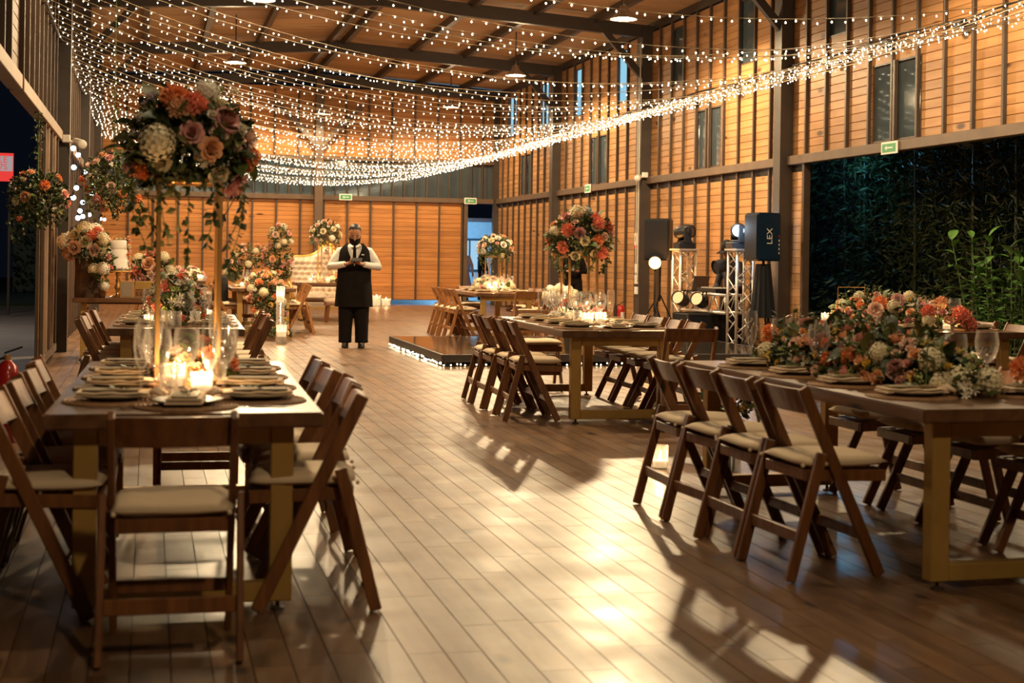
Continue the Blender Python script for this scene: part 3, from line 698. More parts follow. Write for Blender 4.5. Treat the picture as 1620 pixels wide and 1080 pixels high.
def setting(T, nick, u, v, ang, where, cutl=False, sprig=False, seed=0):
    """charger, plate, folded napkin; ang: degrees, napkin long side"""
    r = random.Random(seed); yaw = T.rotation_euler.z
    x, y, z = tw(T, u, v); a = yaw+rad(ang)
    tag(ob('rattan_charger', G['charger'], None, (x, y, z), (0, 0, r.random()*6)), f'woven charger, {where} of {nick}', 'charger', 'rattan chargers')
    tag(ob('dinner_plate', G['plate'], None, (x, y, z+0.0112)), f'olive dinner plate, {where} of {nick}', 'plate', 'olive plates')
    t = thing('napkin', f'folded cream napkin, {where} of {nick}', 'napkin', (x, y, z+0.0205), a+r.uniform(-.12, .12), 'folded cream napkins')
    ob('fold', G['napkin'], t); ob('tied_end', G['knot'], t, (0.125, 0, 0))
    ob('menu_band', G['card'], t, (-0.01, 0, 0.0275))
    if sprig: ob('sprig', G['sprig'], t)
    if cutl:
        d = Vector((math.cos(yaw+rad(ang-90)), math.sin(yaw+rad(ang-90)), 0))*0.225
        tag(ob('fork', G['fork'], None, (x+d.x, y+d.y, z), (0, 0, a-PI/2)), f'steel fork, {where} of {nick}', 'fork', 'steel forks')
        d = -d
        tag(ob('knife', G['knife'], None, (x+d.x, y+d.y, z), (0, 0, a-PI/2)), f'steel knife, {where} of {nick}', 'knife', 'steel knives')
def settings(T, nick, vs, sides, head=True, tail=False, cutl=False):
    W = T['w']; L = T['l']; k = 0
    for s_, side in ((-1, sides[0]), (1, sides[1])):
        for i, v in enumerate(vs):
            k += 1
            setting(T, nick, s_*(W/2-0.225), v, 0 if s_ < 0 else 180, f'{ORD[i]} place from front, {side}', cutl, i % 2 == 0, k*7)
    if head: setting(T, nick, 0.0, 0.225, 90, 'near head place', cutl, True, 99)
    if tail: setting(T, nick, 0.0, L-0.225, 90, 'far head place', False, False, 98)
WA, AW = ('wall side', 'aisle side'), ('aisle side', 'wall side')
settings(T1, 'tall rose stand table', [0.42, 0.94, 1.46, 1.98], WA, True, False, True)
settings(T2, 'lilac flower table', [0.40, 0.94, 1.48, 2.0], WA, False)
settings(T4, 'rose runner table', [0.48, 1.03, 1.56, 2.12], ('aisle side', 'garden side'), False, False, True)
settings(TM, 'dance floor table', [0.42, 0.94, 1.46, 1.98], ('aisle side', 'speaker side'), True)
settings(T5, 'doorway table', [0.45, 1.0, 1.55], AW, True)
settings(T6, 'coral flower table', [0.40, 1.0, 1.6], ('aisle side', 'garden side'), False)
settings(T3, 'cascade table', [0.5, 1.05, 1.6], WA, False)
def glass(kind, T, nick, u, v, where):
    nm = {'goblet': 'wine_goblet', 'flute': 'champagne_flute', 'tumbler': 'tumbler'}[kind]
    lab = {'goblet': 'clear round wine goblet', 'flute': 'clear tall champagne flute', 'tumbler': 'clear straight tumbler'}[kind]
    o = ob(nm, G[kind], None, tw(T, u, v), (0, 0, 0), random.uniform(1.22, 1.34) if kind != 'tumbler' else 1.2)
    return tag(o, f'{lab}, {where} of {nick}', 'glass', 'stemware on '+nick)
def glasses(T, nick, lst):
    cnt = {}
    for kind, u, v in sorted(lst, key=lambda q: q[2]):
        side = 'wall-side half' if u < -0.02 else ('middle' if abs(u) <= 0.02 else 'other half')
        c = cnt.setdefault((kind, side), 0); cnt[(kind, side)] += 1
        glass(kind, T, nick, u, v, f'{ORD[c]} in the {side}')
def votive(T, nick, u, v, where, power=2.0, z=0.75, scale=1.0):
    p = tw(T, u, v, z) if T is not None else (u, v, z)
    t = thing('votive_candle', f'lit candle in a clear glass, {where} {nick}', 'candle', p, 0, 'lit glass votives'); t.scale = (scale,)*3
    ob('glass_holder', G['holder'], t); ob('wax', G['wax'], t); ob('flame', G['flame'], t, (0, 0, 0.05))
    light('candle_light', (0, 0, 0.095), power*1.9, (1.0, 0.60, 0.27), 0.02, t)
glasses(T1, 'tall rose stand table', [('flute', -0.18, 0.76), ('goblet', -0.115, 0.60), ('goblet', 0.0, 0.80), ('flute', 0.09, 0.66), ('goblet', 0.155, 0.86), ('tumbler', -0.07, 0.72), ('tumbler', 0.13, 1.02),
        ('goblet', -0.16, 1.12), ('flute', -0.12, 1.35), ('goblet', 0.17, 1.3), ('flute', 0.2, 1.5), ('goblet', -0.18, 1.72), ('goblet', 0.16, 1.8), ('flute', -0.15, 1.95), ('flute', 0.14, 2.05)])
votive(T1, 'the tall rose stand table', 0.06, 0.62, 'nearest the front of', 3.2, scale=1.15); votive(T1, 'the tall rose stand table', -0.05, 1.0, 'in the middle of', 3.0, scale=1.2)
votive(T1, 'the tall rose stand table', 0.02, 2.0, 'near the far end of', 2.5)
glasses(T2, 'lilac flower table', [('goblet', 0.08, 0.55), ('flute', 0.20, 0.9), ('flute', 0.24, 0.75), ('goblet', 0.22, 1.2), ('flute', -0.24, 0.8), ('goblet', -0.22, 1.2), ('tumbler', -0.08, 0.45), ('tumbler', 0.0, 0.3), ('tumbler', 0.14, 0.38),
        ('goblet', -0.2, 1.7), ('flute', 0.2, 1.6), ('goblet', 0.16, 1.95)])
votive(T2, 'the lilac flower table', -0.21, 0.42, 'at the front of', 2.0); votive(T2, 'the lilac flower table', -0.2, 1.0, 'along the wall side of', 2.0); votive(T2, 'the lilac flower table', 0.25, 1.5, 'along the aisle side of', 2.0)
glasses(TM, 'dance floor table', [('flute', -0.22, 1.95), ('goblet', -0.12, 2.05), ('goblet', -0.17, 1.75), ('goblet', -0.1, 1.5), ('goblet', 0.02, 1.25), ('goblet', 0.14, 1.2), ('flute', 0.24, 1.22), ('flute', -0.06, 1.32),
        ('goblet', 0.23, 1.55), ('flute', -0.18, 1.4), ('flute', 0.26, 1.8), ('goblet', 0.2, 2.1), ('goblet', -0.02, 2.2), ('flute', 0.08, 1.45), ('tumbler', -0.1, 1.1)])
votive(TM, 'the dance floor table', 0.0, 1.08, 'nearest the front of', 3.0, scale=1.2); votive(TM, 'the dance floor table', 0.08, 0.98, 'beside the front votive of', 2.6, scale=1.3); votive(TM, 'the dance floor table', -0.06, 1.72, 'behind the glasses of', 2.4)
glasses(T4, 'rose runner table', [('goblet', -0.13, 2.10), ('goblet', -0.26, 1.40), ('goblet', -0.10, 1.02), ('goblet', 0.13, 0.80), ('goblet', 0.36, 0.9), ('flute', -0.2, 1.5), ('flute', 0.2, 1.6), ('goblet', 0.28, 2.0), ('flute', -0.22, 2.3)])
votive(T4, 'the rose runner table', 0.40, 1.12, 'on the garden side of', 1.2); votive(T4, 'the rose runner table', 0.28, 1.55, 'half hidden in the flowers of', 1.2)
glasses(T5, 'doorway table', [('goblet', -0.22, 0.8), ('goblet', -0.16, 1.0), ('goblet', 0.2, 0.7), ('goblet', 0.25, 0.95), ('flute', -0.24, 1.3), ('flute', 0.1, 0.6), ('goblet', -0.1, 0.62), ('goblet', 0.0, 1.5), ('flute', 0.22, 1.4)])
votive(T5, 'the doorway table', 0.06, 0.62, 'nearest the front of', 3.0, scale=1.3); votive(T5, 'the doorway table', -0.12, 0.55, 'beside the front votive of', 2.4, scale=1.2); votive(T5, 'the doorway table', 0.1, 1.3, 'in the middle of', 2.4)
glasses(T6, 'coral flower table', [('goblet', -0.33, 1.0), ('goblet', -0.1, 0.62), ('goblet', 0.18, 0.55), ('flute', -0.25, 0.8), ('goblet', 0.3, 0.75)])
votive(T6, 'the coral flower table', 0.02, 0.42, 'at the front of', 0.8); votive(T6, 'the coral flower table', -0.4, 1.9, 'at the aisle edge of', 0.8)
glasses(T3, 'cascade table', [('flute', -0.28, 0.45), ('goblet', -0.22, 0.4), ('flute', -0.2, 0.7), ('goblet', -0.25, 0.85)])
votive(T3, 'the cascade table', -0.33, 0.25, 'at the front corner of', 2.0)
for i, (dx, nm) in enumerate(((-0.45, 'at the wall end of'), (-0.1, 'in the middle of'), (0.12, 'beside the middle votive of'), (0.4, 'at the aisle end of'))):
    votive(None, 'the sweetheart table', 3.55+dx, 28.15+0.06*(i % 2), nm, 0.6, z=0.75, scale=1.1)
for i, (u, v) in enumerate(((3.15, 28.3), (3.4, 28.55), (3.75, 28.45), (3.95, 28.2))):
    tag(ob('wine_goblet', G['goblet'], None, (u, v, 0.75), None, 1.25), f'clear wine goblet on the sweetheart table, {ORD[i]} from the wall end', 'glass', 'stemware on sweetheart table')

# ---------------------------------------------------------------- flowers
def bloom_meshes():
    B = {}
    def petal_grid(mb, base_r, length, width, tilt, az, curl, z0):
        """a cupped petal: tilt from vertical"""
        nu, nv = 3, 3; vs = []
        ca, sa = math.cos(az), math.sin(az)
        for i in range(nu+1):
            t = i/nu; wv = width*math.sin(PI*(0.18+0.62*t))
            tl = tilt+curl*t
            rr = base_r+length*t*math.sin(tilt+curl*t*0.5); zz = z0+length*t*math.cos(tilt+curl*t*0.5)
            for j in range(nv+1):
                q = (j/nv-0.5)*2; off = q*wv; r2 = rr+0.18*wv*(1-q*q)
                vs.append((r2*ca-off*sa, r2*sa+off*ca, zz-0.06*wv*q*q))
        fs = [(i*(nv+1)+j, (i+1)*(nv+1)+j, (i+1)*(nv+1)+j+1, i*(nv+1)+j+1) for i in range(nu) for j in range(nv)]
        mb.add(vs, fs)
    def rose():
        mb = MB()
        for n, r, l, wd, tl, cu, z in ((3, 0.05, 0.75, 0.26, 0.10, -0.15, 0.1), (5, 0.16, 0.78, 0.34, 0.25, -0.1, 0.05), (6, 0.28, 0.80, 0.42, 0.5, 0.15, 0.0), (7, 0.36, 0.78, 0.46, 0.85, 0.4, -0.04), (7, 0.40, 0.70, 0.46, 1.2, 0.5, -0.08)):
            for k in range(n): petal_grid(mb, r, l, wd, tl, 2*PI*(k+0.37*n)/n, cu, z)
        return mb
    def ruffle():
        mb = MB(); rr = random.Random(4)
        for k in range(70):
            a = k*2.39996; t = (k+0.5)/70; th = 1.75*math.sqrt(t)
            d = Vector((math.sin(th)*math.cos(a), math.sin(th)*math.sin(a), math.cos(th))); u = d.orthogonal().normalized(); u.rotate(Quaternion(d, rr.random()*6)); v = d.cross(u)
            c = Vector((0, 0, 0.12))+d*rr.uniform(0.55, 0.8); L = 0.34; wd = 0.17
            mb.add([c-d*0.2, c+u*wd+d*0.1, c+d*L+u*wd*0.7+v*0.05, c+d*(L*0.85), c+d*L-u*wd*0.7-v*0.06, c-u*wd+d*0.1], [(0, 1, 2, 3), (0, 3, 4, 5)])
        mb.ball((0, 0, 0.1), 0.55, 8, 5)
        return mb
    def hydrangea():
        mb = MB(); rr = random.Random(5)
        mb.ball((0, 0, 0.2), 0.70, 10, 7)
        for k in range(95):
            t = (k+0.5)/95; th = math.acos(1-1.75*t); a = k*2.39996
            d = Vector((math.sin(th)*math.cos(a), math.sin(th)*math.sin(a), math.cos(th))); u = d.orthogonal().normalized(); u.rotate(Quaternion(d, rr.random()*6)); v = d.cross(u)
            c = Vector((0, 0, 0.2))+d*rr.uniform(0.82, 0.98)
            for q in range(4):
                e = u*math.cos(q*PI/2)+v*math.sin(q*PI/2); f = e.cross(d); s_ = 0.17
                mb.add([c, c+e*s_*0.6+f*s_*0.5+d*0.03, c+e*s_*1.1+d*0.05, c+e*s_*0.6-f*s_*0.5+d*0.03], [(0, 1, 2, 3)])
        return mb
    def bud():
        mb = MB()
        for n, r, l, wd, tl, cu, z in ((4, 0.05, 0.9, 0.36, 0.12, -0.1, 0.0), (5, 0.2, 0.85, 0.42, 0.4, 0.1, 0.0), (5, 0.28, 0.7, 0.42, 0.8, 0.3, -0.05)):
            for k in range(n): petal_grid(mb, r, l, wd, tl, 2*PI*(k+0.3*n)/n, cu, z)
        return mb
    def lily():
        mb = MB()
        for c in ((0, 0, 0), (0.55, 0.2, 0.25), (-0.35, 0.5, 0.3), (-0.3, -0.5, 0.1)):
            for k in range(6):
                a = 2*PI*k/6+c[0]; d = Vector((math.cos(a), math.sin(a), 0)); f = Vector((-d.y, d.x, 0)); o = Vector(c)
                mb.add([o, o+d*0.28+f*0.11+Vector((0, 0, 0.32)), o+d*0.62+Vector((0, 0, 0.42)), o+d*0.28-f*0.11+Vector((0, 0, 0.32))], [(0, 1, 2, 3)])
        return mb
    def spray():
        mb = MB(); rr = random.Random(6)
        for k in range(16):
            d = Vector((rr.gauss(0, 0.45), rr.gauss(0, 0.45), rr.uniform(0.3, 1.1))); mb.ball(d, (0.13, 0.13, 0.13), 6, 4)
        return mb
    for nm, fn in (('rose', rose), ('ruffle', ruffle), ('hydrangea', hydrangea), ('bud', bud), ('lily', lily), ('spray', spray)):
        B[nm] = fn()
    return B
BL = bloom_meshes(); BCACHE = {}
BNAME = dict(rose='rose', ruffle='dahlia', hydrangea='hydrangea', bud='spray_rose', lily='star_flower', spray='berry_spray')
def bloom(kind, colour, parent, loc, direction, size):
    k = (kind, colour)
    if k not in BCACHE: BCACHE[k] = BL[kind].mesh(BNAME[kind]+'_'+colour, petal(colour), smooth=(kind in ('rose', 'bud')))
    q = Vector(direction).to_track_quat('Z', 'Y') @ Quaternion((0, 0, 1), random.random()*6.28)
    return ob(BNAME[kind], BCACHE[k], parent, loc, q, size)
def leaf_quad(mb, c, d, n, L, wd):
    """folded leaf, 4 triangles"""
    s_ = d.cross(n).normalized()*wd
    mb.add([c, c+d*L*0.45+s_-n*0.1*L, c+d*L-n*0.12*L, c+d*L*0.45-s_-n*0.1*L, c+d*L*0.45+n*0.05*L], [(0, 1, 4), (1, 2, 4), (2, 3, 4), (3, 0, 4)])
LEAFM = []
for m in M_LEAFS:
    mb = MB(); n = Vector((0, 0, 1)); nu = 5; vs = []
    for i in range(nu+1):
        t = i/nu; wv = 0.30*math.sin(PI*min(1, t*0.92+0.06))
        z = 0.12*math.sin(PI*t)-0.12*t*t
        vs += [(-wv, t, z+0.05*wv), (0, t, z-0.03), (wv, t, z+0.05*wv)]
    mb.add(vs, [(i*3+j, (i*3+j+1), (i+1)*3+j+1, (i+1)*3+j) for i in range(nu) for j in (0, 1)])
    LEAFM.append(mb.mesh('leaf', m, smooth=True))
def rand_dir(rr, zmin=-1.0, zmax=1.0):
    z = rr.uniform(zmin, zmax); a = rr.uniform(0, 2*PI); k = math.sqrt(max(0, 1-z*z)); return Vector((k*math.cos(a), k*math.sin(a), z))
def arrangement(parent, c, R, blooms, nleaf, nbig, seed, zmin=-0.75, leaf=0.06, vines=0, vlen=0.4, fill=1.0, bigleaf=0.10, base=None):
    """flowers, single big leaves, joined small leaves and hanging vines on an ellipsoid; blooms: list of (kind, colour, size)"""
    rr = random.Random(seed); c = Vector(c); R = Vector(R)
    E = lambda d, k=1.0: c+Vector((d.x*R.x, d.y*R.y, d.z*R.z))*k
    lf = [MB(), MB(), MB()]
    for i in range(nleaf):
        d = rand_dir(rr, zmin-0.15, 1); k = rr.uniform(0.45, 1.02); p = E(d, k)
        t = (d+rand_dir(rr)*0.9).normalized()
        nn = (d+rand_dir(rr)*0.6).normalized()
        if base is not None:
            p.z = max(p.z, base+0.006); t.z = max(t.z, -0.02 if p.z > base+leaf else 0.05); t.normalize()
        if abs(t.dot(nn)) > 0.97: nn = t.orthogonal()
        leaf_quad(lf[rr.choice((0, 0, 0, 1, 1, 2))], p, t, nn, leaf*rr.uniform(0.7, 1.4), leaf*0.28)
    fo = MB()
    for i, q in enumerate(lf):
        fo.cur = i; fo.add(q.v, q.f)
    tag(fo.build('foliage', M_LEAFS, parent), kind='stuff')
    for i in range(nbig):
        d = rand_dir(rr, zmin, 1); p = E(d, rr.uniform(0.85, 1.0)); t = (d*0.8+rand_dir(rr)*0.8).normalized()
        ob('leaf', LEAFM[rr.choice((0, 0, 1, 1, 2))], parent, p, t.to_track_quat('Y', 'Z') @ Quaternion((0, 1, 0), rr.uniform(-0.8, 0.8)), bigleaf*rr.uniform(0.7, 1.3))
    placed = []
    for kind, col, sz in blooms:
        best = None
        for _ in range(24):
            d = rand_dir(rr, zmin, 0.98); p = E(d)
            g = min([(p-q).length-s2-sz for q, s2 in placed], default=9)
            if best is None or g > best[0]: best = (g, d, p)
            if g > 0.02: break
        _, d, p = best; placed.append((p, sz))
        nrm = Vector((d.x/R.x, d.y/R.y, d.z/R.z)).normalized()
        bloom(kind, col, parent, p-nrm*sz*0.25, nrm, sz)
    for i in range(vines):
        a = 2*PI*(i+rr.random()*0.7)/vines; d = Vector((math.cos(a)*0.9, math.sin(a)*0.9, -0.45)).normalized(); p = E(d, 0.9); L = vlen*rr.uniform(0.55, 1.2)
        pts = [p+Vector((d.x*0.05*math.sin(k*0.5), d.y*0.05*math.sin(k*0.5), -L*k/8)) for k in range(9)]
        v = MB(); v.tube(pts, 0.003, 4); v.cur = 1
        for k in range(int(L/0.022)):
            f = rr.random()*8; j = int(min(7, f)); q = pts[j].lerp(pts[j+1], f-j); t = Vector((rr.gauss(0, 1), rr.gauss(0, 1), -0.8)).normalized()
            leaf_quad(v, q, t, (t.orthogonal()+Vector((0, 0, 0.6))).normalized(), leaf*rr.uniform(0.6, 1.1), leaf*0.33)
        v.build('trailing_vine', [M_STEM, rr.choice(M_LEAFS)], parent)
def mix(n, pal, rr):
    out = []
    for i in range(n):
        k, c, s0, s1 = rr.choice(pal); out.append((k, c, rr.uniform(s0, s1)))
    return sorted(out, key=lambda q: -q[2])
PAL = [('rose', 'peach', .040, .052), ('rose', 'pink', .040, .055), ('rose', 'blush', .036, .05), ('ruffle', 'orange', .042, .06), ('ruffle', 'coral', .042, .06), ('hydrangea', 'cream', .055, .085),
       ('bud', 'white', .022, .034), ('bud', 'blush', .022, .034), ('rose', 'cream', .035, .045), ('lily', 'white', .025, .035), ('bud', 'peach', .024, .034), ('spray', 'cream', .022, .03)]
def gold_stand(parent, h, wd=0.26):
    f = MB(); r = 0.011
    for a in (-1, 1):
        for b in (-1, 1): f.box((a*wd/2, b*wd/2, h/2), (0.020, 0.020, h))
    for z in (0.010, h-0.010):
        for a in (-1, 1): f.box((a*wd/2, 0, z), (0.020, wd-0.020, 0.02)); f.box((0, a*wd/2, z), (wd-0.020, 0.020, 0.02))
    f.box((0, 0, h+0.003), (wd-0.02, wd-0.02, 0.006))
    return f.build('gold_stand', M_GOLD, parent, bevel=0.002)
rr = random.Random(11)
def tall(T, label, u, v, h, R, seed, nb, pal=PAL, nleaf=1500, nbig=40, leaf=0.055, vines=9, vlen=0.35, extra=(), rz=0.0, ru=0.0):
    p = tw(T, u, v); t = thing('flower_stand', label, 'flowers', p, rz, 'tall gold flower stands')
    gold_stand(t, h)
    r2 = random.Random(seed)
    arrangement(t, (0, 0, h+R[2]*0.62), R, list(extra)+mix(nb, pal, r2), nleaf, nbig, seed, zmin=-0.6, leaf=leaf, vines=vines, vlen=vlen)
    return t
def tall_named():
    PAL1 = [q for q in PAL if q[0] != 'hydrangea']
    t = tall(T1, 'tall gold stand topped by the big rose ball over the candlelit table', 0.0, 1.20, 0.90, (0.265, 0.265, 0.235), 21, 26, PAL1, 1900, 60, 0.055, 10, 0.40)
    # blooms the photograph shows on the side towards the camera
    c = Vector((0, 0, 0.90+0.155)); R = (0.265, 0.265, 0.235)
    for kind, col, dx, dz, sz in (('hydrangea', 'cream', -0.13, -0.01, 0.082), ('ruffle', 'orange', -0.07, 0.18, 0.062), ('ruffle', 'coral', 0.01, 0.15, 0.058), ('ruffle', 'peach', -0.05, 0.13, 0.05), ('rose', 'pink', 0.14, 0.09, 0.058),
                                 ('rose', 'peach', 0.075, -0.03, 0.050), ('rose', 'pink', 0.185, -0.16, 0.066), ('rose', 'blush', 0.235, 0.03, 0.045), ('bud', 'white', 0.20, 0.06, 0.034), ('hydrangea', 'white', 0.06, 0.21, 0.058),
                                 ('bud', 'cream', 0.03, -0.06, 0.03), ('lily', 'lilac', -0.16, 0.17, 0.045), ('bud', 'white', 0.08, 0.11, 0.028), ('rose', 'mauve', -0.24, -0.11, 0.042), ('spray', 'cream', 0.16, 0.21, 0.045), ('bud', 'white', -0.2, 0.10, 0.03)):
        k = 1-(dx/R[0])**2-(dz/R[2])**2; dy = -R[1]*math.sqrt(max(k, 0.03)); d = Vector((dx/R[0], dy/R[1], dz/R[2])).normalized()
        bloom(kind, col, t, c+Vector((dx, dy, dz))*1.03, d, sz)
    t2 = tall(TM, 'gold stand with the coral and peach flower ball beside the dance floor', 0.08, 1.72, 0.60, (0.29, 0.29, 0.25), 33, 30, PAL, 1500, 40, 0.05, 9, 0.22)
    c = Vector((0, 0, 0.60+0.155)); R = (0.29, 0.29, 0.25)
    for kind, col, dx, dz, sz in (('ruffle', 'coral', -0.17, 0.07, 0.066), ('ruffle', 'coral', 0.09, 0.13, 0.062), ('ruffle', 'coral', 0.13, -0.12, 0.064), ('rose', 'pink', -0.16, 0.19, 0.045), ('rose', 'peach', -0.06, 0.21, 0.042), ('rose', 'blush', 0.15, 0.02, 0.038),
                                 ('rose', 'pink', 0.25, 0.06, 0.040), ('bud', 'white', 0.08, -0.06, 0.028), ('rose', 'cream', -0.10, -0.15, 0.045), ('rose', 'cream', -0.04, -0.02, 0.044)):
        k = 1-(dx/R[0])**2-(dz/R[2])**2; dy = -R[1]*math.sqrt(max(k, 0.03)); d = Vector((dx/R[0], dy/R[1], dz/R[2])).normalized()
        bloom(kind, col, t2, c+Vector((dx, dy, dz))*1.03, d, sz)
    pale = [('rose', 'peach', .045, .06), ('rose', 'cream', .045, .06), ('rose', 'blush', .04, .055), ('bud', 'pink', .03, .04), ('bud', 'white', .03, .04), ('rose', 'white', .04, .055)]
    tall(T5, 'gold stand with the pale rose ball near the open doorway', 0.05, 1.2, 0.58, (0.29, 0.29, 0.22), 44, 34, pale, 1000, 15, 0.05, 12, 0.25)
    p = (3.42, 28.45, 0.75); t = thing('flower_stand', 'slim gold stand with white roses beside the loveseat', 'flowers', p, 0.2, 'tall gold flower stands')
    gold_stand(t, 0.84, 0.22); arrangement(t, (0, 0, 0.84+0.14), (0.31, 0.31, 0.26), mix(42, pale+[('hydrangea', 'white', .05, .07)], random.Random(5)), 1000, 10, 55, zmin=-0.6, leaf=0.05, vines=7, vlen=0.25)
tall_named()
def low(label, p, R, nb, pal, seed, nleaf=500, nbig=15, leaf=0.05, rz=0.0, zmin=0.0, vines=0, group=None, name='flower_arrangement'):
    t = thing(name, label, 'flowers', p, rz, group)
    arrangement(t, (0, 0, 0.02), R, mix(nb, pal, random.Random(seed)), nleaf, nbig, seed, zmin=max(zmin, 0.08), leaf=leaf, vines=vines, base=0.0)
    return t
WARM = [('ruffle', 'orange', .04, .055), ('rose', 'peach', .04, .05), ('rose', 'blush', .035, .05), ('bud', 'white', .022, .032), ('ruffle', 'coral', .04, .05), ('spray', 'cream', .02, .03)]
low('low orange and cream flowers at the foot of the tall rose stand', tw(T1, 0.03, 1.38), (0.17, 0.30, 0.15), 30, WARM, 61, 500, 18)
LIL = [('lily', 'lilac', .05, .08), ('rose', 'mauve', .04, .055), ('rose', 'peach', .04, .05), ('hydrangea', 'cream', .05, .07), ('ruffle', 'coral', .035, .05), ('bud', 'pink', .03, .04), ('lily', 'white', .05, .07), ('bud', 'green', .03, .04)]
low('loose lilac and peach centrepiece on the table before the cake', tw(T2, -0.02, 1.0), (0.24, 0.45, 0.36), 70, LIL, 62, 900, 30, 0.06)
low('pink and white flower cluster around the gold stand by the dance floor', tw(TM, 0.06, 1.66), (0.22, 0.34, 0.18), 40, [('rose', 'pink', .045, .06), ('hydrangea', 'white', .05, .07), ('ruffle', 'coral', .045, .06), ('rose', 'blush', .04, .05), ('bud', 'white', .025, .035)], 63, 600, 15)
low('cream and pink flowers around the gold stand near the doorway', tw(T5, 0.0, 1.05), (0.34, 0.55, 0.22), 60, [('rose', 'blush', .045, .06), ('hydrangea', 'cream', .05, .075), ('rose', 'pink', .04, .055), ('bud', 'white', .03, .04), ('spray', 'green', .03, .04)], 64, 800, 10)
low('cream hydrangea bunch at the wall end of the doorway table', (6.35, 21.75, 0.66), (0.26, 0.2, 0.17), 14, [('hydrangea', 'white', .07, .1), ('hydrangea', 'cream', .07, .09)], 65, 250, 10)
tag(MB().lathe([(0.001, 0), (0.09, 0), (0.075, 0.3), (0.13, 0.62), (0.12, 0.65), (0.001, 0.65)], 18, (6.35, 21.75, 0)).build('plinth_vase', M_GOLDP, smooth=True), 'slender gold plinth vase under the hydrangea bunch', 'vase')
RUN = [('rose', 'peach', .036, .048), ('rose', 'mauve', .038, .05), ('ruffle', 'orange', .036, .052), ('bud', 'yellow', .022, .032), ('bud', 'blush', .026, .036), ('hydrangea', 'cream', .05, .07), ('rose', 'blush', .034, .046), ('lily', 'white', .03, .045),
       ('bud', 'pink', .026, .036), ('spray', 'yellow', .03, .04), ('rose', 'peach', .034, .046), ('spray', 'green', .03, .045)]
def runner(label, T, v0, v1, half, h, nb, nleaf, nbig, seed, uoff=0.0):
    p = tw(T, uoff, (v0+v1)/2); L = v1-v0
    t = thing('flower_runner', label, 'flowers', p, T.rotation_euler.z, 'flower runners')
    arrangement(t, (0, 0, 0.02), (half, L/2, h), mix(nb, RUN, random.Random(seed)), nleaf, nbig, seed, zmin=0.06, leaf=0.06, bigleaf=0.10, base=0.0)
    # tall sprigs standing out of the mass
    r2 = random.Random(seed+1)
    for i in range(16):
        x, y = r2.uniform(-half*0.7, half*0.7), r2.uniform(-L*0.45, L*0.45); hh = h*r2.uniform(1.0, 1.35)
        v = MB().tube([(x, y, 0.05), (x+r2.uniform(-.03, .03), y+r2.uniform(-.03, .03), hh)], 0.003, 4); v.cur = 1
        for k in range(9): leaf_quad(v, Vector((x, y, hh*(0.5+0.06*k))), rand_dir(r2, 0, 0.8), Vector((0.3, 0.2, 1)).normalized(), 0.05, 0.014)
        v.build('sprig', [M_STEM, M_LEAFS[1]], t)
    return t
run4 = runner('long low runner of peach roses and greenery on the rose runner table', T4, 0.38, 2.52, 0.27, 0.24, 150, 2600, 110, 71)
for kind, col, u, v, z, sz in (('ruffle', 'orange', 0.33, -0.90, 0.10, 0.075), ('hydrangea', 'cream', -0.02, -0.92, 0.05, 0.075), ('hydrangea', 'cream', -0.06, -0.10, 0.16, 0.085), ('rose', 'peach', -0.14, 0.28, 0.16, 0.055), ('rose', 'mauve', -0.05, 0.5, 0.22, 0.06),
                               ('rose', 'mauve', -0.16, -0.75, 0.05, 0.045), ('rose', 'peach', -0.04, -0.45, 0.16, 0.052), ('ruffle', 'orange', -0.12, 0.80, 0.18, 0.05), ('ruffle', 'orange', -0.14, 0.74, 0.12, 0.045)):
    bloom(kind, col, run4, (u, v, z), Vector((u-0.25 if u < 0.2 else -0.2, -0.6, 0.6)), sz)
run6 = runner('mound of coral and yellow flowers on the table beside the garden', T6, 0.25, 2.3, 0.40, 0.27, 110, 1500, 40, 72)
for kind, col, u, v, z, sz in (('ruffle', 'coral', 0.10, -0.95, 0.12, 0.09), ('ruffle', 'coral', 0.16, -0.98, 0.05, 0.075), ('ruffle', 'coral', -0.16, -0.85, 0.15, 0.07), ('ruffle', 'orange', -0.32, -0.3, 0.2, 0.075), ('rose', 'blush', -0.42, -0.4, 0.15, 0.07), ('rose', 'pink', -0.2, -0.4, 0.24, 0.06), ('ruffle', 'peach', 0.05, -0.7, 0.22, 0.07)):
    bloom(kind, col, run6, (u, v, z), Vector((u*0.5-0.1, -0.8, 0.4)), sz)
pale2 = [('rose', 'peach', .05, .065), ('rose', 'blush', .045, .06), ('bud', 'white', .03, .045), ('hydrangea', 'cream', .06, .08), ('rose', 'pink', .045, .06), ('bud', 'peach', .03, .045)]
low('flower mound on the small back table', tw(T7, 0.1, 0.5), (0.42, 0.4, 0.26), 40, [('rose', 'pink', .06, .08), ('rose', 'blush', .05, .07), ('lily', 'white', .06, .08), ('bud', 'yellow', .03, .05), ('lily', 'lilac', .06, .08)], 66, 500, 6)
votive(T7, 'the small back table', 0.40, 0.15, 'at the aisle corner of', 2.0, scale=1.4); votive(T7, 'the small back table', -0.3, 0.12, 'at the wall corner of', 1.6, scale=1.3)
low('small white posy on the sweetheart table', (3.65, 28.4, 0.75), (0.22, 0.16, 0.16), 22, pale2, 67, 250, 5)
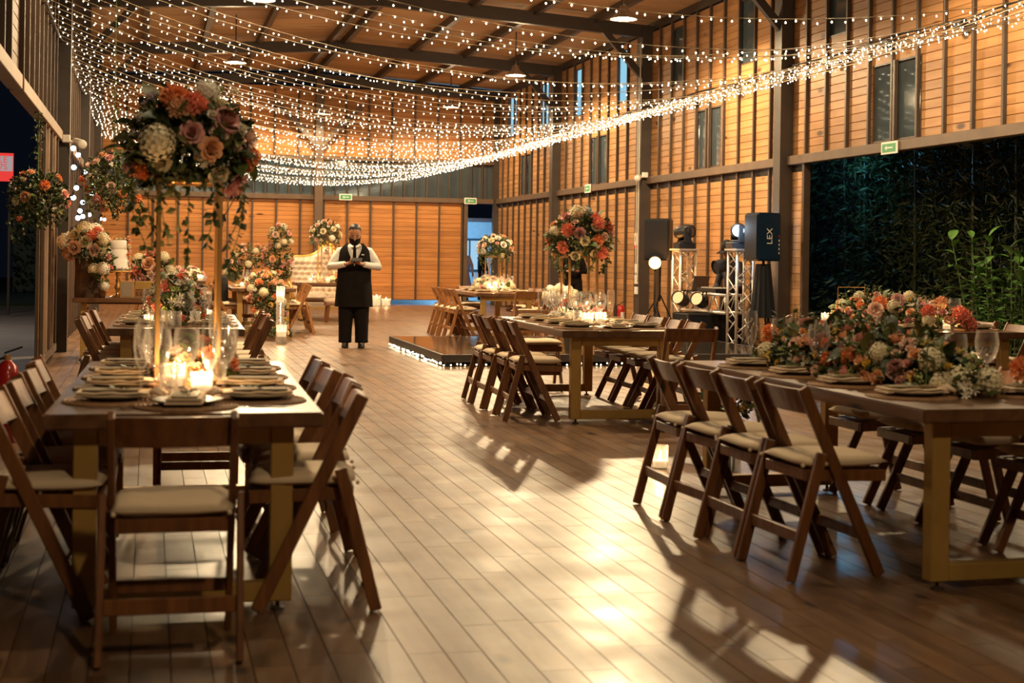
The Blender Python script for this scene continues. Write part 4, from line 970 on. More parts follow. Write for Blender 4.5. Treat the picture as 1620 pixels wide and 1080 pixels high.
def cascade():
    t = thing('flower_cascade', 'thick cascade of peach and cream flowers falling from tabletop to floor', 'flowers', (1.85, 23.2, 0))
    path = [(0.05, 0.85, 0.78), (0.0, 0.45, 0.78), (-0.05, 0.10, 0.78), (-0.02, -0.18, 0.66), (0.05, -0.28, 0.42), (0.02, -0.42, 0.22), (-0.02, -0.75, 0.10), (0.0, -1.25, 0.08)]
    r2 = random.Random(81)
    for i, p in enumerate(path):
        R = (0.27, 0.26, 0.22) if i < 5 else (0.28, 0.34, 0.16)
        if i >= 6: R = (0.30, 0.36, 0.12)
        arrangement(t, p, R, mix(15 if i < 6 else 10, pale2+[('ruffle', 'orange', .05, .065), ('bud', 'yellow', .04, .05), ('ruffle', 'peach', .055, .08)], r2), 420, 3, 81+i, zmin=(0.08 if i < 3 else -0.4) if i < 6 else 0.05, leaf=0.06, base=(0.755 if i < 3 else None) if i < 6 else 0.0)
cascade()
def hanging(label, p, R, seed, n, cordtop):
    t = thing('hanging_flower_ball', label, 'flowers', p, 0, 'hanging flower balls')
    arrangement(t, (0, 0, 0), R, mix(n, [q for q in PAL if q[0] != 'hydrangea'], random.Random(seed)), 1100, 15, seed, zmin=-0.9, leaf=0.06, vines=7, vlen=0.3)
    MB().tube([(0, 0, R[2]*0.6), (0, 0, cordtop-p[2])], 0.006, 5).build('cord', M_STEM, t)
    v = MB(); r2 = random.Random(seed)
    for k in range(60): leaf_quad(v, Vector((r2.gauss(0, .03), r2.gauss(0, .03), R[2]+r2.random()*min(0.8, cordtop-p[2]-R[2]))), rand_dir(r2), Vector((0.2, 0.3, 1)).normalized(), 0.05, 0.014)
    v.build('trailing_leaves', M_LEAFS[1], t)['kind'] = 'stuff'
hanging('flower ball of orange and peach blooms hung in the garden opening', (-1.10, 15.25, 1.86), (0.30, 0.30, 0.27), 91, 30, 2.74)
hanging('flower ball hung beside the rose stand, lit by the globe bulbs', (-0.40, 17.0, 2.12), (0.34, 0.34, 0.36), 92, 34, 5.9)
def tripod_arr(label, x, y, clusters, seed, lean):
    t = thing('branch_arrangement', label, 'flowers', (x, y, 0), 0)
    b = MB()
    for dx in (-0.22, 0.25, 0.02): b.tube([(dx, 0.1*abs(dx), 0), (dx*0.3+lean*0.4, 0, 0.75), (lean, 0, 1.25)], [0.03, 0.024, 0.016], 6)
    b.build('branch_frame', M_BARK, t)
    for i, (c, R, n) in enumerate(clusters):
        arrangement(t, c, R, mix(n, pale2, random.Random(seed+i)), 400, 4, seed+i, zmin=-0.9, leaf=0.06)
tripod_arr('flowers climbing a crooked branch frame beside the loveseat', 2.30, 27.0, [((0.10, 0, 1.62), (0.22, 0.2, 0.25), 14), ((0.05, 0, 1.25), (0.30, 0.24, 0.25), 20), ((0.12, 0, 0.98), (0.2, 0.2, 0.16), 8)], 101, 0.1)
tripod_arr('lower flower cluster on a branch frame behind the cascade table', 1.78, 27.2, [((0.08, 0, 1.25), (0.36, 0.24, 0.24), 22), ((-0.22, 0, 1.02), (0.16, 0.18, 0.22), 8)], 111, 0.05)

# ---------------------------------------------------------------- dessert table pieces
def dessert():
    z = 0.75
    t = thing('log_vase', 'tall wooden cylinder vase with a big hydrangea and rose bouquet', 'vase', (-0.72, 18.25, z))
    MB().lathe([(0.001, 0), (0.155, 0), (0.16, 0.1), (0.15, 0.3), (0.157, 0.48), (0.13, 0.48), (0.12, 0.40), (0.001, 0.40)], 18).build('vase_body', M_BARK, t)
    big = [('hydrangea', 'cream', .085, .11), ('hydrangea', 'white', .085, .11), ('rose', 'blush', .07, .085), ('rose', 'pink', .055, .07), ('ruffle', 'coral', .06, .08), ('bud', 'pink', .05, .06), ('rose', 'cream', .07, .08)]
    arrangement(t, (-0.02, -0.02, 0.62), (0.27, 0.24, 0.24), mix(26, big, random.Random(121)), 500, 20, 121, zmin=-0.5, leaf=0.07)
    arrangement(t, (0.22, -0.06, 0.42), (0.16, 0.14, 0.14), [('bud', 'lilac', .05), ('bud', 'pink', .05), ('rose', 'blush', .05)], 250, 10, 122, zmin=-0.5, leaf=0.07)
    k = thing('cake', 'white three tier cake with a flower garland down its side', 'cake', (-0.36, 18.2, z+0.335))
    pr = [(0.001, 0.0)]
    for r, z0, z1 in ((0.125, 0.0, 0.13), (0.108, 0.13, 0.26), (0.098, 0.26, 0.37)): pr += [(r*1.03, z0+0.004), (r*1.04, z0+0.03), (r, z0+0.05), (r, z1-0.012), (r-0.012, z1)]
    MB().lathe(pr+[(0.001, 0.37)], 28).build('tiers', mat('icing', (0.86, 0.80, 0.72), 0.55, noise=0.1), k, smooth=True)
    rf = MB(); r2 = random.Random(9)
    for i in range(90):
        a = r2.random()*6.28; zz = 0.002+0.05*r2.random(); p = Vector((0.13*math.cos(a), 0.13*math.sin(a), zz)); d = Vector((math.cos(a), math.sin(a), 0.6)).normalized(); leaf_quad(rf, p, d, Vector((0, 0, 1)), 0.03, 0.016)
    rf.build('ruffle', MATS['icing'], k)['kind'] = 'stuff'
    for i in range(12):
        a = 0.35-0.25*(i % 3); zz = 0.40-i*0.034; r_ = 0.115+0.01*(i % 2)
        bloom(('rose', 'bud', 'ruffle')[i % 3], ('peach', 'blush', 'orange', 'cream')[i % 4], k, (r_*math.cos(a)+0.01, -r_*math.sin(a)*0.8, zz), (1, -0.7, 0.2), 0.026)
    MB().tube([(0.075*math.cos(a), 0.0, 0.375+0.075*math.sin(a)) for a in [PI*i/12 for i in range(13)]], 0.007, 6).build('hoop_topper', M_GOLD, k)
    for i in range(5): bloom('bud', ('white', 'green')[i % 2], k, (-0.02+0.025*i, -0.01, 0.385), (0, -0.4, 1), 0.018)
    s = thing('cake_stand', 'gold baluster cake stand under the white cake', 'cake stand', (-0.36, 18.2, z))
    MB().lathe([(0.001, 0), (0.10, 0.0), (0.10, 0.012), (0.04, 0.03), (0.02, 0.06), (0.035, 0.10), (0.045, 0.13), (0.02, 0.17), (0.03, 0.20), (0.016, 0.24), (0.03, 0.29), (0.03, 0.31), (0.001, 0.31)], 18).build('stem', M_GOLD, s, smooth=True)
    MB().lathe([(0.001, 0.311), (0.155, 0.311), (0.16, 0.32), (0.158, 0.333), (0.001, 0.333)], 26).build('plate', M_GOLD, s)
    fringe = MB()
    for i in range(36): a = 2*PI*i/36; fringe.ball((0.158*math.cos(a), 0.158*math.sin(a), 0.322), 0.009, 6, 4)
    fringe.build('beaded_rim', M_GOLD, s)['kind'] = 'stuff'
    v = thing('bud_vase', 'small dark vase of white hydrangeas by the log vase', 'vase', (-0.54, 18.0, z))
    MB().lathe([(0.001, 0), (0.04, 0), (0.05, 0.06), (0.025, 0.14), (0.03, 0.17), (0.001, 0.17)], 14).build('vase_body', mat('amber_glass', (0.12, 0.06, 0.02), 0.2), v, smooth=True)
    bloom('hydrangea', 'white', v, (0.01, -0.03, 0.34), (0, -0.5, 1), 0.085); bloom('hydrangea', 'cream', v, (-0.09, 0.0, 0.33), (-0.3, -0.4, 1), 0.08); bloom('hydrangea', 'white', v, (0.03, -0.06, 0.14), (0.2, -1, .3), 0.06)
    bloom('rose', 'coral', v, (0.09, -0.02, 0.37), (0.3, -0.3, 1), 0.04)
    arrangement(v, (0, 0, 0.24), (0.08, 0.08, 0.08), [], 60, 4, 5, zmin=-0.8)
    f = thing('wooden_photo_frame', 'plain wooden picture block beside the gold box', 'picture frame', (-0.245, 17.98, z), -0.12)
    MB().box((0, 0, 0.105), (0.165, 0.05, 0.21)).build('frame', mat('light_wood', (0.42, 0.24, 0.10), 0.5, noise=.4), f, bevel=0.005); MB().box((0, -0.0265, 0.105), (0.125, 0.004, 0.17)).build('picture', mat('grey_print', (0.30, 0.24, 0.18), 0.6, noise=0.3, nscale=30), f)
    b = thing('gold_box', 'gold slatted dessert box beneath the peach bouquet', 'box', (-0.02, 18.05, z), -0.05)
    MB().box((0, 0, 0.05), (0.26, 0.2, 0.10)).build('lower_case', mat('brown_card', (0.22, 0.11, 0.04), 0.6), b); MB().box((0, 0, 0.155), (0.26, 0.2, 0.10)).build('upper_case', M_GOLDP, b, bevel=0.004)
    for i in range(5): MB().box((-0.1+i*0.05, -0.103, 0.06), (0.03, 0.008, 0.05)).build('treat', mat('choc', (0.16, 0.06, 0.02), 0.4), b, bevel=0.008)
    p = thing('bouquet_bowl', 'peach and white rose bouquet in a bowl behind the gold box', 'flowers', (0.06, 18.5, z))
    MB().lathe([(0.001, 0), (0.07, 0), (0.13, 0.12), (0.12, 0.12), (0.06, 0.02), (0.001, 0.02)], 16).build('bowl', M_GOLDP, p, smooth=True)
    arrangement(p, (0, 0, 0.32), (0.25, 0.2, 0.24), mix(30, [('rose', 'peach', .06, .085), ('rose', 'pink', .05, .07), ('hydrangea', 'cream', .07, .09), ('bud', 'blush', .045, .06), ('rose', 'blush', .055, .075), ('rose', 'coral', .06, .08)], random.Random(131)), 450, 12, 131, zmin=-0.5, leaf=0.07)
dessert()

# ---------------------------------------------------------------- loveseat
def loveseat():
    t = thing('loveseat', 'white button-tufted loveseat with a carved gold frame', 'sofa', (3.60, 29.75, 0))
    W = 1.52; N = 44; K = 30
    def crest(u):                               # outline height of the back, u in -1..1
        a = abs(u); return 1.26+0.16*math.exp(-(u/0.22)**2)+0.06*math.cos(u*PI*1.0)*(1-a) - 0.16*max(0, (a-0.78)/0.22)**2
    vs = []; 
    for i in range(N+1):
        u = -1+2*i/N
        for j in range(K+1):
            v = j/K; z = 0.45+(crest(u)-0.45)*v; x = u*W/2*(1-0.10*(1-v)**1.5)
            px, pz = x/0.125, z/0.11; row = math.floor(pz+0.5); off = 0.5*(row % 2)
            dx = (px+off)-math.floor(px+off+0.5); dz = pz-row
            d = math.hypot(dx, dz); puff = 0.075*min(1, d*1.7)**0.7
            edge = min(1, (1-abs(u))*9)*min(1, (1-v)*9+0.1)
            vs.append((x, -0.02-puff*edge+0.06*v, z))
    fs = [(i*(K+1)+j, (i+1)*(K+1)+j, (i+1)*(K+1)+j+1, i*(K+1)+j+1) for i in range(N) for j in range(K)]
    ivory = mat('ivory_leather', (0.70, 0.55, 0.42), 0.4, noise=0.15, nscale=10)
    mb = MB().add(vs, fs)
    o = len(mb.v); mb.add([(x, 0.10+0.06*(z-0.45), z) for x, y, z in vs], [f[::-1] for f in fs])
    mb.build('tufted_back', ivory, t, smooth=True)
    buttons = MB()
    for r_ in range(5, 13):
        for c_ in range(-6, 7):
            x = (c_-0.5*(r_ % 2))*0.125; z = r_*0.11
            if abs(x) < W*0.44 and z < crest(2*x/W)-0.08 and z > 0.5: buttons.ball((x, -0.025+0.06*(z-0.45)/0.85, z), 0.012, 6, 4)
    buttons.build('tufting_buttons', mat('button_tan', (0.45, 0.25, 0.12), 0.4), t)['kind'] = 'stuff'
    rim = [(-W/2*(1-0.10*(1-v)**1.5), 0.06, 0.45+(crest(-1)-0.45)*v) for v in [k/10 for k in range(11)]]+[(u*W/2, 0.07, crest(u)+0.01) for u in [-1+k/20 for k in range(1, 40)]]+[(W/2*(1-0.10*(1-v)**1.5), 0.06, 0.45+(crest(1)-0.45)*v) for v in [1-k/10 for k in range(11)]]
    MB().tube(rim, 0.032, 8).build('gilded_rim', mat('gilt', (0.75, 0.46, 0.10), 0.35, 0.6), t, smooth=True)
    cr = MB()
    for u, z, s_ in ((-0.07, 1.50, .05), (0.0, 1.55, .06), (0.07, 1.50, .05), (-0.13, 1.45, .04), (0.13, 1.45, .04)): cr.ball((u*1.2, 0.07, z), (s_*0.8, 0.025, s_), 8, 6)
    cr.build('carved_crest', MATS['gilt'], t, smooth=True)
    for x in (-0.36, 0.36): MB().box((x, -0.33, 0.42), (0.70, 0.62, 0.14)).build('seat_cushion', ivory, t, bevel=0.04, seg=3, smooth=True)
    MB().box((0, -0.33, 0.27), (1.42, 0.62, 0.14)).build('seat_base', ivory, t, bevel=0.02)
    MB().box((0, -0.65, 0.215), (1.46, 0.03, 0.035)).build('seat_rail', MATS['gilt'], t)
    for s_ in (-1, 1):
        MB().tube([(s_*0.76, 0.0, 0.72), (s_*0.78, -0.3, 0.70), (s_*0.77, -0.58, 0.64), (s_*0.74, -0.60, 0.40), (s_*0.73, -0.55, 0.22)], 0.034, 8).build('armrest', MATS['gilt'], t, smooth=True)
        for y in (-0.60, 0.03): MB().tube([(s_*0.70, y, 0.22), (s_*0.72, y-0.02, 0.12), (s_*0.69, y, 0.0)], [0.04, 0.03, 0.02], 8).build('leg', MATS['gilt'], t)
loveseat()
def bench(x):
    t = thing('cushioned_bench', 'white cushioned bench tucked under the sweetheart table', 'bench', (x, 27.62, 0))
    MB().box((0, 0, 0.42), (0.85, 0.34, 0.09)).build('cushion', MATS['ivory_leather'], t, bevel=0.025, seg=2)
    MB().box((0, 0, 0.35), (0.84, 0.33, 0.05)).build('seat_base', M_CHAIR, t)
    for a in (-1, 1):
        for b in (-1, 1): MB().bar((a*0.36, b*0.12, 0.33), (a*0.40, b*0.14, 0), 0.045, 0.045).build('leg', M_CHAIR, t)
bench(3.75)

# ---------------------------------------------------------------- dance floor
def dance_floor():
    x0, x1, y0, y1 = 3.45, 8.05, 16.70, 20.45; nx_, ny_ = 5, 4; h0, h1 = 0.055, 0.145
    t = thing('dance_floor', 'raised mirror black dance floor with fairy lights glowing under its edge', 'dance floor', (x0, y0, 0))
    W, L = x1-x0, y1-y0
    mp = mat('mirror_panel', (0.26, 0.21, 0.15), 0.08, 0.85, noise=0.2, nscale=2, spec=1.0)
    pw, pl = W/nx_, L/ny_
    pm = MB().box((0, 0, 0), (pw-0.012, pl-0.012, 0.02)).mesh('panel', mp)
    for i in range(nx_):
        for j in range(ny_): ob('panel', pm, t, ((i+.5)*pw, (j+.5)*pl, h1-0.010))
    MB().box((W/2, L/2, (h0+h1-0.02)/2), (W-0.06, L-0.06, h1-0.024-h0)).build('deck', M_BLACKM, t)
    for c, d in (((W/2, -0.02, (h0+h1)/2), (W+0.08, 0.04, h1-h0)), ((W/2, L+0.02, (h0+h1)/2), (W+0.08, 0.04, h1-h0)), ((-0.02, L/2, (h0+h1)/2), (0.04, L, h1-h0)), ((W+0.02, L/2, (h0+h1)/2), (0.04, L, h1-h0))):
        MB().box(c, d).build('edge_strip', mat('dark_edge', (0.028, 0.021, 0.016), 0.5), t)
    for i in range(nx_+1):
        for j in range(ny_+1): MB().box((min(max(i*pw, 0.05), W-0.05), min(max(j*pl, 0.05), L-0.05), h0/2), (0.05, 0.05, h0)).build('foot', M_BLACKM, t)
    b = MB(); r2 = random.Random(8)
    pts = [(x, -0.035) for x in [W*k/70 for k in range(71)]]+[(-0.035, y) for y in [L*k/55 for k in range(56)]]
    for x, y in pts:
        c = Vector((x+r2.uniform(-.02, .02), y+r2.uniform(-0.015, .0), 0.028+r2.uniform(-.012, .014))); r_ = 0.010
        b.add([c+Vector(q)*r_ for q in ((1, 0, 0), (-1, 0, 0), (0, 1, 0), (0, -1, 0), (0, 0, 1), (0, 0, -1))], [(0, 2, 4), (2, 1, 4), (1, 3, 4), (3, 0, 4), (2, 0, 5), (1, 2, 5), (3, 1, 5), (0, 3, 5)])
    b.build('edge_lights', emat('edge_bulb', (1.0, 0.82, 0.48), 28.0), t)['kind'] = 'stuff'
dance_floor()

# ---------------------------------------------------------------- people
def ellip(mb, c, r, seg=14, rings=10, M=None):
    k = MB().ball((0, 0, 0), r, seg, rings)
    vs = [Vector(p) for p in k.v]
    if M is not None: vs = [M @ p for p in vs]
    mb.add([p+Vector(c) for p in vs], k.f)
def head_parts(mb, c, tilt):
    """head looking to -Y, pitched forward by tilt; c is the base of the skull (top of the neck)"""
    M = Matrix.Rotation(tilt, 3, 'X')*1.13; c = Vector(c)
    rings = [(-0.055, 0.035, 0.040, -0.045), (-0.045, 0.050, 0.058, -0.035), (-0.015, 0.062, 0.080, -0.020), (0.03, 0.070, 0.092, -0.008), (0.075, 0.074, 0.097, 0.0), (0.12, 0.073, 0.096, 0.004), (0.155, 0.062, 0.082, 0.006), (0.178, 0.040, 0.055, 0.008), (0.188, 0.015, 0.02, 0.008)]
    k = MB().loft([(0, cy, z, rx, ry) for z, rx, ry, cy in rings], 18)
    mb.add([M @ Vector(p)+c for p in k.v], k.f)
    for p, r in (((0, -0.106, 0.035), (0.013, 0.020, 0.020)), ((0, -0.099, 0.058), (0.009, 0.012, 0.026)), ((-0.076, 0.01, 0.045), (0.010, 0.018, 0.030)), ((0.076, 0.01, 0.045), (0.010, 0.018, 0.030)), ((0, -0.095, -0.008), (0.024, 0.014, 0.007)), ((0, -0.088, -0.04), (0.022, 0.018, 0.016))):
        ellip(mb, M @ Vector(p)+c, r, 10, 6, M)
    return M, c
def hand(mb, wrist, d, n, side, grip=0.5):
    """palm along d, palm faces n; five fingers curling towards n"""
    d, n = Vector(d).normalized(), Vector(n).normalized(); n = (n-d*n.dot(d)).normalized(); s_ = d.cross(n)*side; w_ = Vector(wrist)
    mb.tube([w_-d*0.02, w_+d*0.03, w_+d*0.085], [(0.024, 0.024), (0.036, 0.020), (0.040, 0.017)], 10)
    for i, L in enumerate((0.068, 0.078, 0.072, 0.056)):
        b = w_+d*0.082+s_*(0.030-0.020*i); a1, a2 = grip*0.9, grip*1.9
        p1 = b+(d*math.cos(a1)+n*math.sin(a1))*L*0.45; p2 = p1+(d*math.cos(a2)+n*math.sin(a2))*L*0.35; p3 = p2+(d*math.cos(a2+.5)+n*math.sin(a2+.5))*L*0.25
        mb.tube([b-d*0.02, b, p1, p2, p3], [0.010, 0.0095, 0.009, 0.0085, 0.007], 8)
    b = w_+d*0.03+s_*0.034; mb.tube([b-s_*0.015, b+s_*0.012+d*0.018, b+s_*0.018+d*0.042+n*0.014, b+s_*0.012+d*0.062+n*0.026], [0.014, 0.012, 0.0105, 0.008], 8)
def person(label, loc, rz, shirt, trous, H=1.73, tilt=0.35, arms=None, apron=False, mask=False, hair=M_HAIR, skirt=None, stoop=0.0, cap=None, stout=1.0, vox=0.0095):
    t = thing('person', label, 'person', loc, rz); sc = H/1.73; t.scale = (sc,)*3
    st_ = stoop
    sh = lambda z: -st_*max(0, z-0.95)**1.3
    arms = arms or {-1: ((-0.27, -0.02, 1.12), (-0.28, -0.10, 0.86)), 1: ((0.27, -0.02, 1.12), (0.28, -0.10, 0.86))}
    body = MB(); S_ = stout
    hx = 0.095
    feet = {}
    for s_ in (-1, 1):
        body.tube([(s_*hx, 0, 0.90), (s_*0.105, -0.005, 0.70), (s_*0.108, -0.01, 0.48), (s_*0.11, 0.01, 0.28), (s_*0.112, 0.015, 0.07)], [0.085*S_, 0.080*S_, 0.056, 0.050, 0.038], 12)
    body.loft([(0, 0, 0.84, 0.15*S_, 0.105*S_), (0, 0, 0.95, 0.165*S_, 0.115*S_), (0, sh(1.08), 1.08, 0.15*S_, 0.11*S_), (0, sh(1.25), 1.25, 0.165*S_, 0.11*S_), (0, sh(1.38), 1.38, 0.16*S_, 0.09), (0, sh(1.44), 1.44, 0.09, 0.07)], 18)
    ny = sh(1.48); body.tube([(0, ny+0.01, 1.40), (0, ny-0.012, 1.535)], [0.062, 0.056], 12)
    M, c = head_parts(body, (0, ny-0.03, 1.53), tilt)
    for s_ in (-1, 1):
        el, wr = Vector(arms[s_][0]), Vector(arms[s_][1]); shd = Vector((s_*0.170*S_, sh(1.36), 1.365))
        body.tube([Vector((shd.x*0.75, shd.y, 1.375)), shd, shd.lerp(el, 0.5), el, el.lerp(wr, 0.5), wr], [0.05, 0.055, 0.046, 0.038, 0.034, 0.025], 10)
        d = (arms[s_][2] if len(arms[s_]) > 2 else (wr-el)); n = arms[s_][3] if len(arms[s_]) > 3 else (-s_*1.0, 0, 0)
        hand(body, wr, d, n, s_, arms[s_][4] if len(arms[s_]) > 4 else 0.35)
    for s_ in (-1, 1): ellip(body, (s_*0.112, -0.045, 0.045), (0.04, 0.11, 0.04))
    ob('body', remesh(body, 'body', M_SKIN, vox, 3), t)
    # clothes
    if skirt is None:
        tr = MB()
        for s_ in (-1, 1):
            tr.tube([(s_*0.085, 0, 0.93), (s_*0.103, -0.005, 0.70), (s_*0.11, -0.012, 0.48), (s_*0.114, 0.0, 0.28), (s_*0.116, 0.005, 0.10), (s_*0.116, 0.0, 0.075)], [0.105*S_, 0.103*S_, 0.092*S_, 0.084*S_, 0.080*S_, 0.090*S_], 14)
        tr.loft([(0, 0, 0.82, 0.17*S_, 0.12*S_), (0, 0, 0.92, 0.182*S_, 0.130*S_), (0, sh(1.04), 1.04, 0.172*S_, 0.125*S_)], 18)
        ob('trousers', remesh(tr, 'trousers', trous, 0.012, 3), t)
    else:
        k = MB().loft([(0, 0, 0.10, 0.34, 0.30), (0, 0, 0.45, 0.27, 0.23), (0, 0, 0.80, 0.20, 0.16), (0, 0, 1.04, 0.165, 0.12)], 22); k.build('skirt', skirt, t, smooth=True)
    so = MB()
    so.loft([(0, 0, 0.93, 0.178*S_, 0.128*S_), (0, sh(1.08), 1.08, 0.172*S_, 0.130*S_), (0, sh(1.25), 1.25, 0.182*S_, 0.126*S_), (0, sh(1.36), 1.36, 0.180*S_, 0.108), (0, sh(1.42), 1.42, 0.13, 0.085), (0, sh(1.47), 1.47, 0.072, 0.066)], 20)
    for s_ in (-1, 1):
        el, wr = Vector(arms[s_][0]), Vector(arms[s_][1]); shd = Vector((s_*0.170*S_, sh(1.36), 1.365))
        so.tube([Vector((shd.x*0.7, shd.y, 1.375)), shd, shd.lerp(el, 0.5), el, el.lerp(wr, 0.5), el.lerp(wr, 0.9)], [0.052, 0.066, 0.060*S_, 0.054*S_, 0.050, 0.042], 12)
    ob('shirt', remesh(so, 'shirt', shirt, 0.012, 3), t)
    for s_ in (-1, 1):
        sh_ = MB(); sh_.loft([(s_*0.114, -0.05, 0.0, 0.048, 0.135), (s_*0.114, -0.05, 0.03, 0.050, 0.135), (s_*0.114, -0.035, 0.06, 0.045, 0.11), (s_*0.114, 0.0, 0.10, 0.044, 0.06)], 16)
        sh_.build('shoe', M_BLACK, t, smooth=True)
    # hair cap
    if hair is not None:
        hh = MB(); rings = [(0.065, 0.0775, 0.070, 0.036), (0.10, 0.078, 0.082, 0.026), (0.135, 0.0755, 0.088, 0.015), (0.17, 0.060, 0.078, 0.008), (0.192, 0.035, 0.045, 0.008), (0.198, 0.012, 0.016, 0.008)]
        k = MB().loft([(0, cy, z, rx, ry) for z, rx, ry, cy in rings], 20); hh.add([M @ Vector(p)+c for p in k.v], k.f)
        k = MB().loft([(0, 0.045, 0.0, 0.060, 0.050), (0, 0.040, 0.05, 0.074, 0.062), (0, 0.03, 0.10, 0.078, 0.075)], 18); hh.add([M @ Vector(p)+c for p in k.v], k.f)
        hh.build('hair', hair, t, smooth=True)
    ey = MB()
    for s_ in (-1, 1):
        ellip(ey, M @ Vector((s_*0.030, -0.088, 0.066))+c, (0.011, 0.006, 0.005), 8, 5, M); ellip(ey, M @ Vector((s_*0.031, -0.090, 0.085))+c, (0.020, 0.006, 0.004), 8, 5, M)
    ey.build('eyes', M_HAIR, t)
    if mask:
        vs = []; N, K = 14, 8
        for j in range(K+1):
            z = -0.062+0.105*j/K
            for i in range(N+1):
                a = -1.45+2.9*i/N; rx, ry = 0.076-0.012*(1-j/K), 0.100-0.004*(1-j/K); bulge = 0.016*math.cos(a)**4*math.sin(PI*j/K)
                vs.append(M @ Vector((rx*math.sin(a), -0.014-(ry+bulge)*math.cos(a)+0.004, z))+c)
        MB().add(vs, [(j*(N+1)+i, j*(N+1)+i+1, (j+1)*(N+1)+i+1, (j+1)*(N+1)+i) for j in range(K) for i in range(N)]).build('face_mask', M_CLOTHK, t, smooth=True)
    if cap:
        k = MB().loft([(0, 0.0, 0.085, 0.082, 0.105), (0, 0.0, 0.13, 0.081, 0.104), (0, 0.004, 0.175, 0.066, 0.085), (0, 0.006, 0.205, 0.03, 0.04)], 20); q = MB(); q.add([M @ Vector(p)+c for p in k.v], k.f)
        k = MB().box((0, -0.13, 0.088), (0.13, 0.13, 0.008)); q.add([M @ Vector(p)+c for p in k.v], k.f); q.build('cap', cap, t, smooth=False)
    if apron:
        vs, fs = [], []
        rows = [(0.58, 0, 115, .232, .160), (0.75, 0, 115, .225, .158), (0.95, 0, 115, .208, .155), (1.05, 0, 112, .205, .155), (1.15, 0, 105, .205, .153), (1.20, 4, 95, .206, .151), (1.27, 12, 82, .207, .148), (1.34, 20, 70, .203, .138), (1.40, 28, 62, .185, .118), (1.44, 34, 62, .150, .100), (1.475, 40, 80, .105, .088)]
        n = 14
        mbv = MB()
        for s_ in (-1, 1):
            vs = []
            for z, a0, a1, rx, ry in rows:
                for i in range(n+1):
                    a = rad(a0+(a1-a0)*i/n); w2 = 0.008*math.sin(a*9+z*3)*max(0, 1.0-z)
                    vs.append((s_*(rx*S_+w2)*math.sin(a), -(ry*S_+w2)*math.cos(a)+sh(z), z))
            fs = [(j*(n+1)+i, j*(n+1)+i+1, (j+1)*(n+1)+i+1, (j+1)*(n+1)+i) for j in range(len(rows)-1) for i in range(n)]
            mbv.add(vs, fs if s_ > 0 else [f[::-1] for f in fs])
        mbv.build('apron', M_CLOTHK, t, smooth=True)
        tie = MB(); yy = -0.137*S_
        tie.add([(-0.012, yy+0.05, 1.445), (0.012, yy+0.05, 1.445), (0.02, yy-0.012, 1.40), (-0.02, yy-0.012, 1.40), (0.028, yy-0.022, 1.22), (-0.028, yy-0.022, 1.22), (0, yy-0.020, 1.19)], [(0, 1, 2, 3), (3, 2, 4, 5), (5, 4, 6)])
        tie.build('tie', M_CLOTHK, t)
        MB().box((0.115, -0.152*S_, 1.315), (0.045, 0.006, 0.013), Matrix.Rotation(0.6, 3, 'Z')).build('name_badge', M_WHITE, t)
        col = MB()
        for s_ in (-1, 1): col.add([(0.0, yy+0.045, 1.462), (s_*0.07, yy+0.095, 1.482), (s_*0.062, yy+0.015, 1.425), (s_*0.02, yy+0.005, 1.415)], [(0, 1, 2, 3)])
        col.build('collar', M_SHIRT, t)
    return t
waiter_arms = {s_: ((s_*0.335, -0.03, 1.14), (s_*0.105, -0.275, 1.185), (-s_*0.62, -0.60, 0.25), (-s_*0.35, -0.1, 0.9), 0.75) for s_ in (-1, 1)}
person('person in black apron, tie and face mask looking down at a phone', (2.84, 20.15, 0), rad(-8), M_SHIRT, M_CLOTHK, 1.74, 0.38, waiter_arms, apron=True, mask=True, stout=1.16)
ph = thing('phone', 'dark smartphone held in the apron-wearing person\'s hands', 'phone', (2.82, 19.785, 1.252), rad(-8))
MB().box((0, 0, 0), (0.15, 0.012, 0.075), Matrix.Rotation(-0.9, 3, 'X')).build('case', M_BLACK, ph, bevel=0.004)
MB().box((0, 0.0055, 0.005), (0.135, 0.003, 0.065), Matrix.Rotation(-0.9, 3, 'X')).build('screen', mat('screen_dim', (0.02, 0.02, 0.03), 0.1), ph)
dark_arms = {s_: ((s_*0.27, -0.06, 1.10), (s_*0.10, -0.34, 1.12), (-s_*0.6, -0.6, 0.1), (-s_*0.3, 0, .9), 0.7) for s_ in (-1, 1)}
person('person in dark clothes standing against the plank wall with a camera', (8.30, 27.45, 0), rad(-20), M_CLOTHK, M_CLOTHK, 1.63, 0.3, dark_arms, stoop=0.10, vox=0.012)
cm = thing('camera', 'small camera in the hands of the person by the plank wall', 'camera', (8.18, 27.08, 1.09), rad(-20))
MB().box((0, 0, 0), (0.12, 0.05, 0.07)).build('camera_body', M_BLACK, cm, bevel=0.006); MB().lathe([(0.001, 0), (0.028, 0), (0.028, 0.05), (0.001, 0.05)], 14).build('lens', M_CUTL, cm).rotation_euler = (PI/2, 0, 0)
dj_arms = {s_: ((s_*0.26, -0.12, 0.98), (s_*0.14, -0.36, 0.93), (-s_*0.1, -1, -0.1), (0, 0, -1), 0.4) for s_ in (-1, 1)}
person('person in a dark cap and dark shirt bent over the mixing desk', (8.90, 20.75, 0), rad(-62), mat('navy_cloth', (0.03, 0.03, 0.045), 0.8), M_CLOTHK, 1.62, 0.45, dj_arms, stoop=0.25, hair=None, cap=M_BLACKM, vox=0.013)
person('person in a pale pink gown outside the doorway', (9.05, 41.2, 0), rad(150), mat('pink_satin', (0.68, 0.42, 0.42), 0.5), M_CLOTHK, 1.62, 0.1, skirt=MATS['pink_satin'], vox=0.013)
person('person in a dark suit outside the doorway', (9.75, 41.8, 0), rad(60), M_CLOTHK, M_CLOTHK, 1.72, 0.1, vox=0.013)

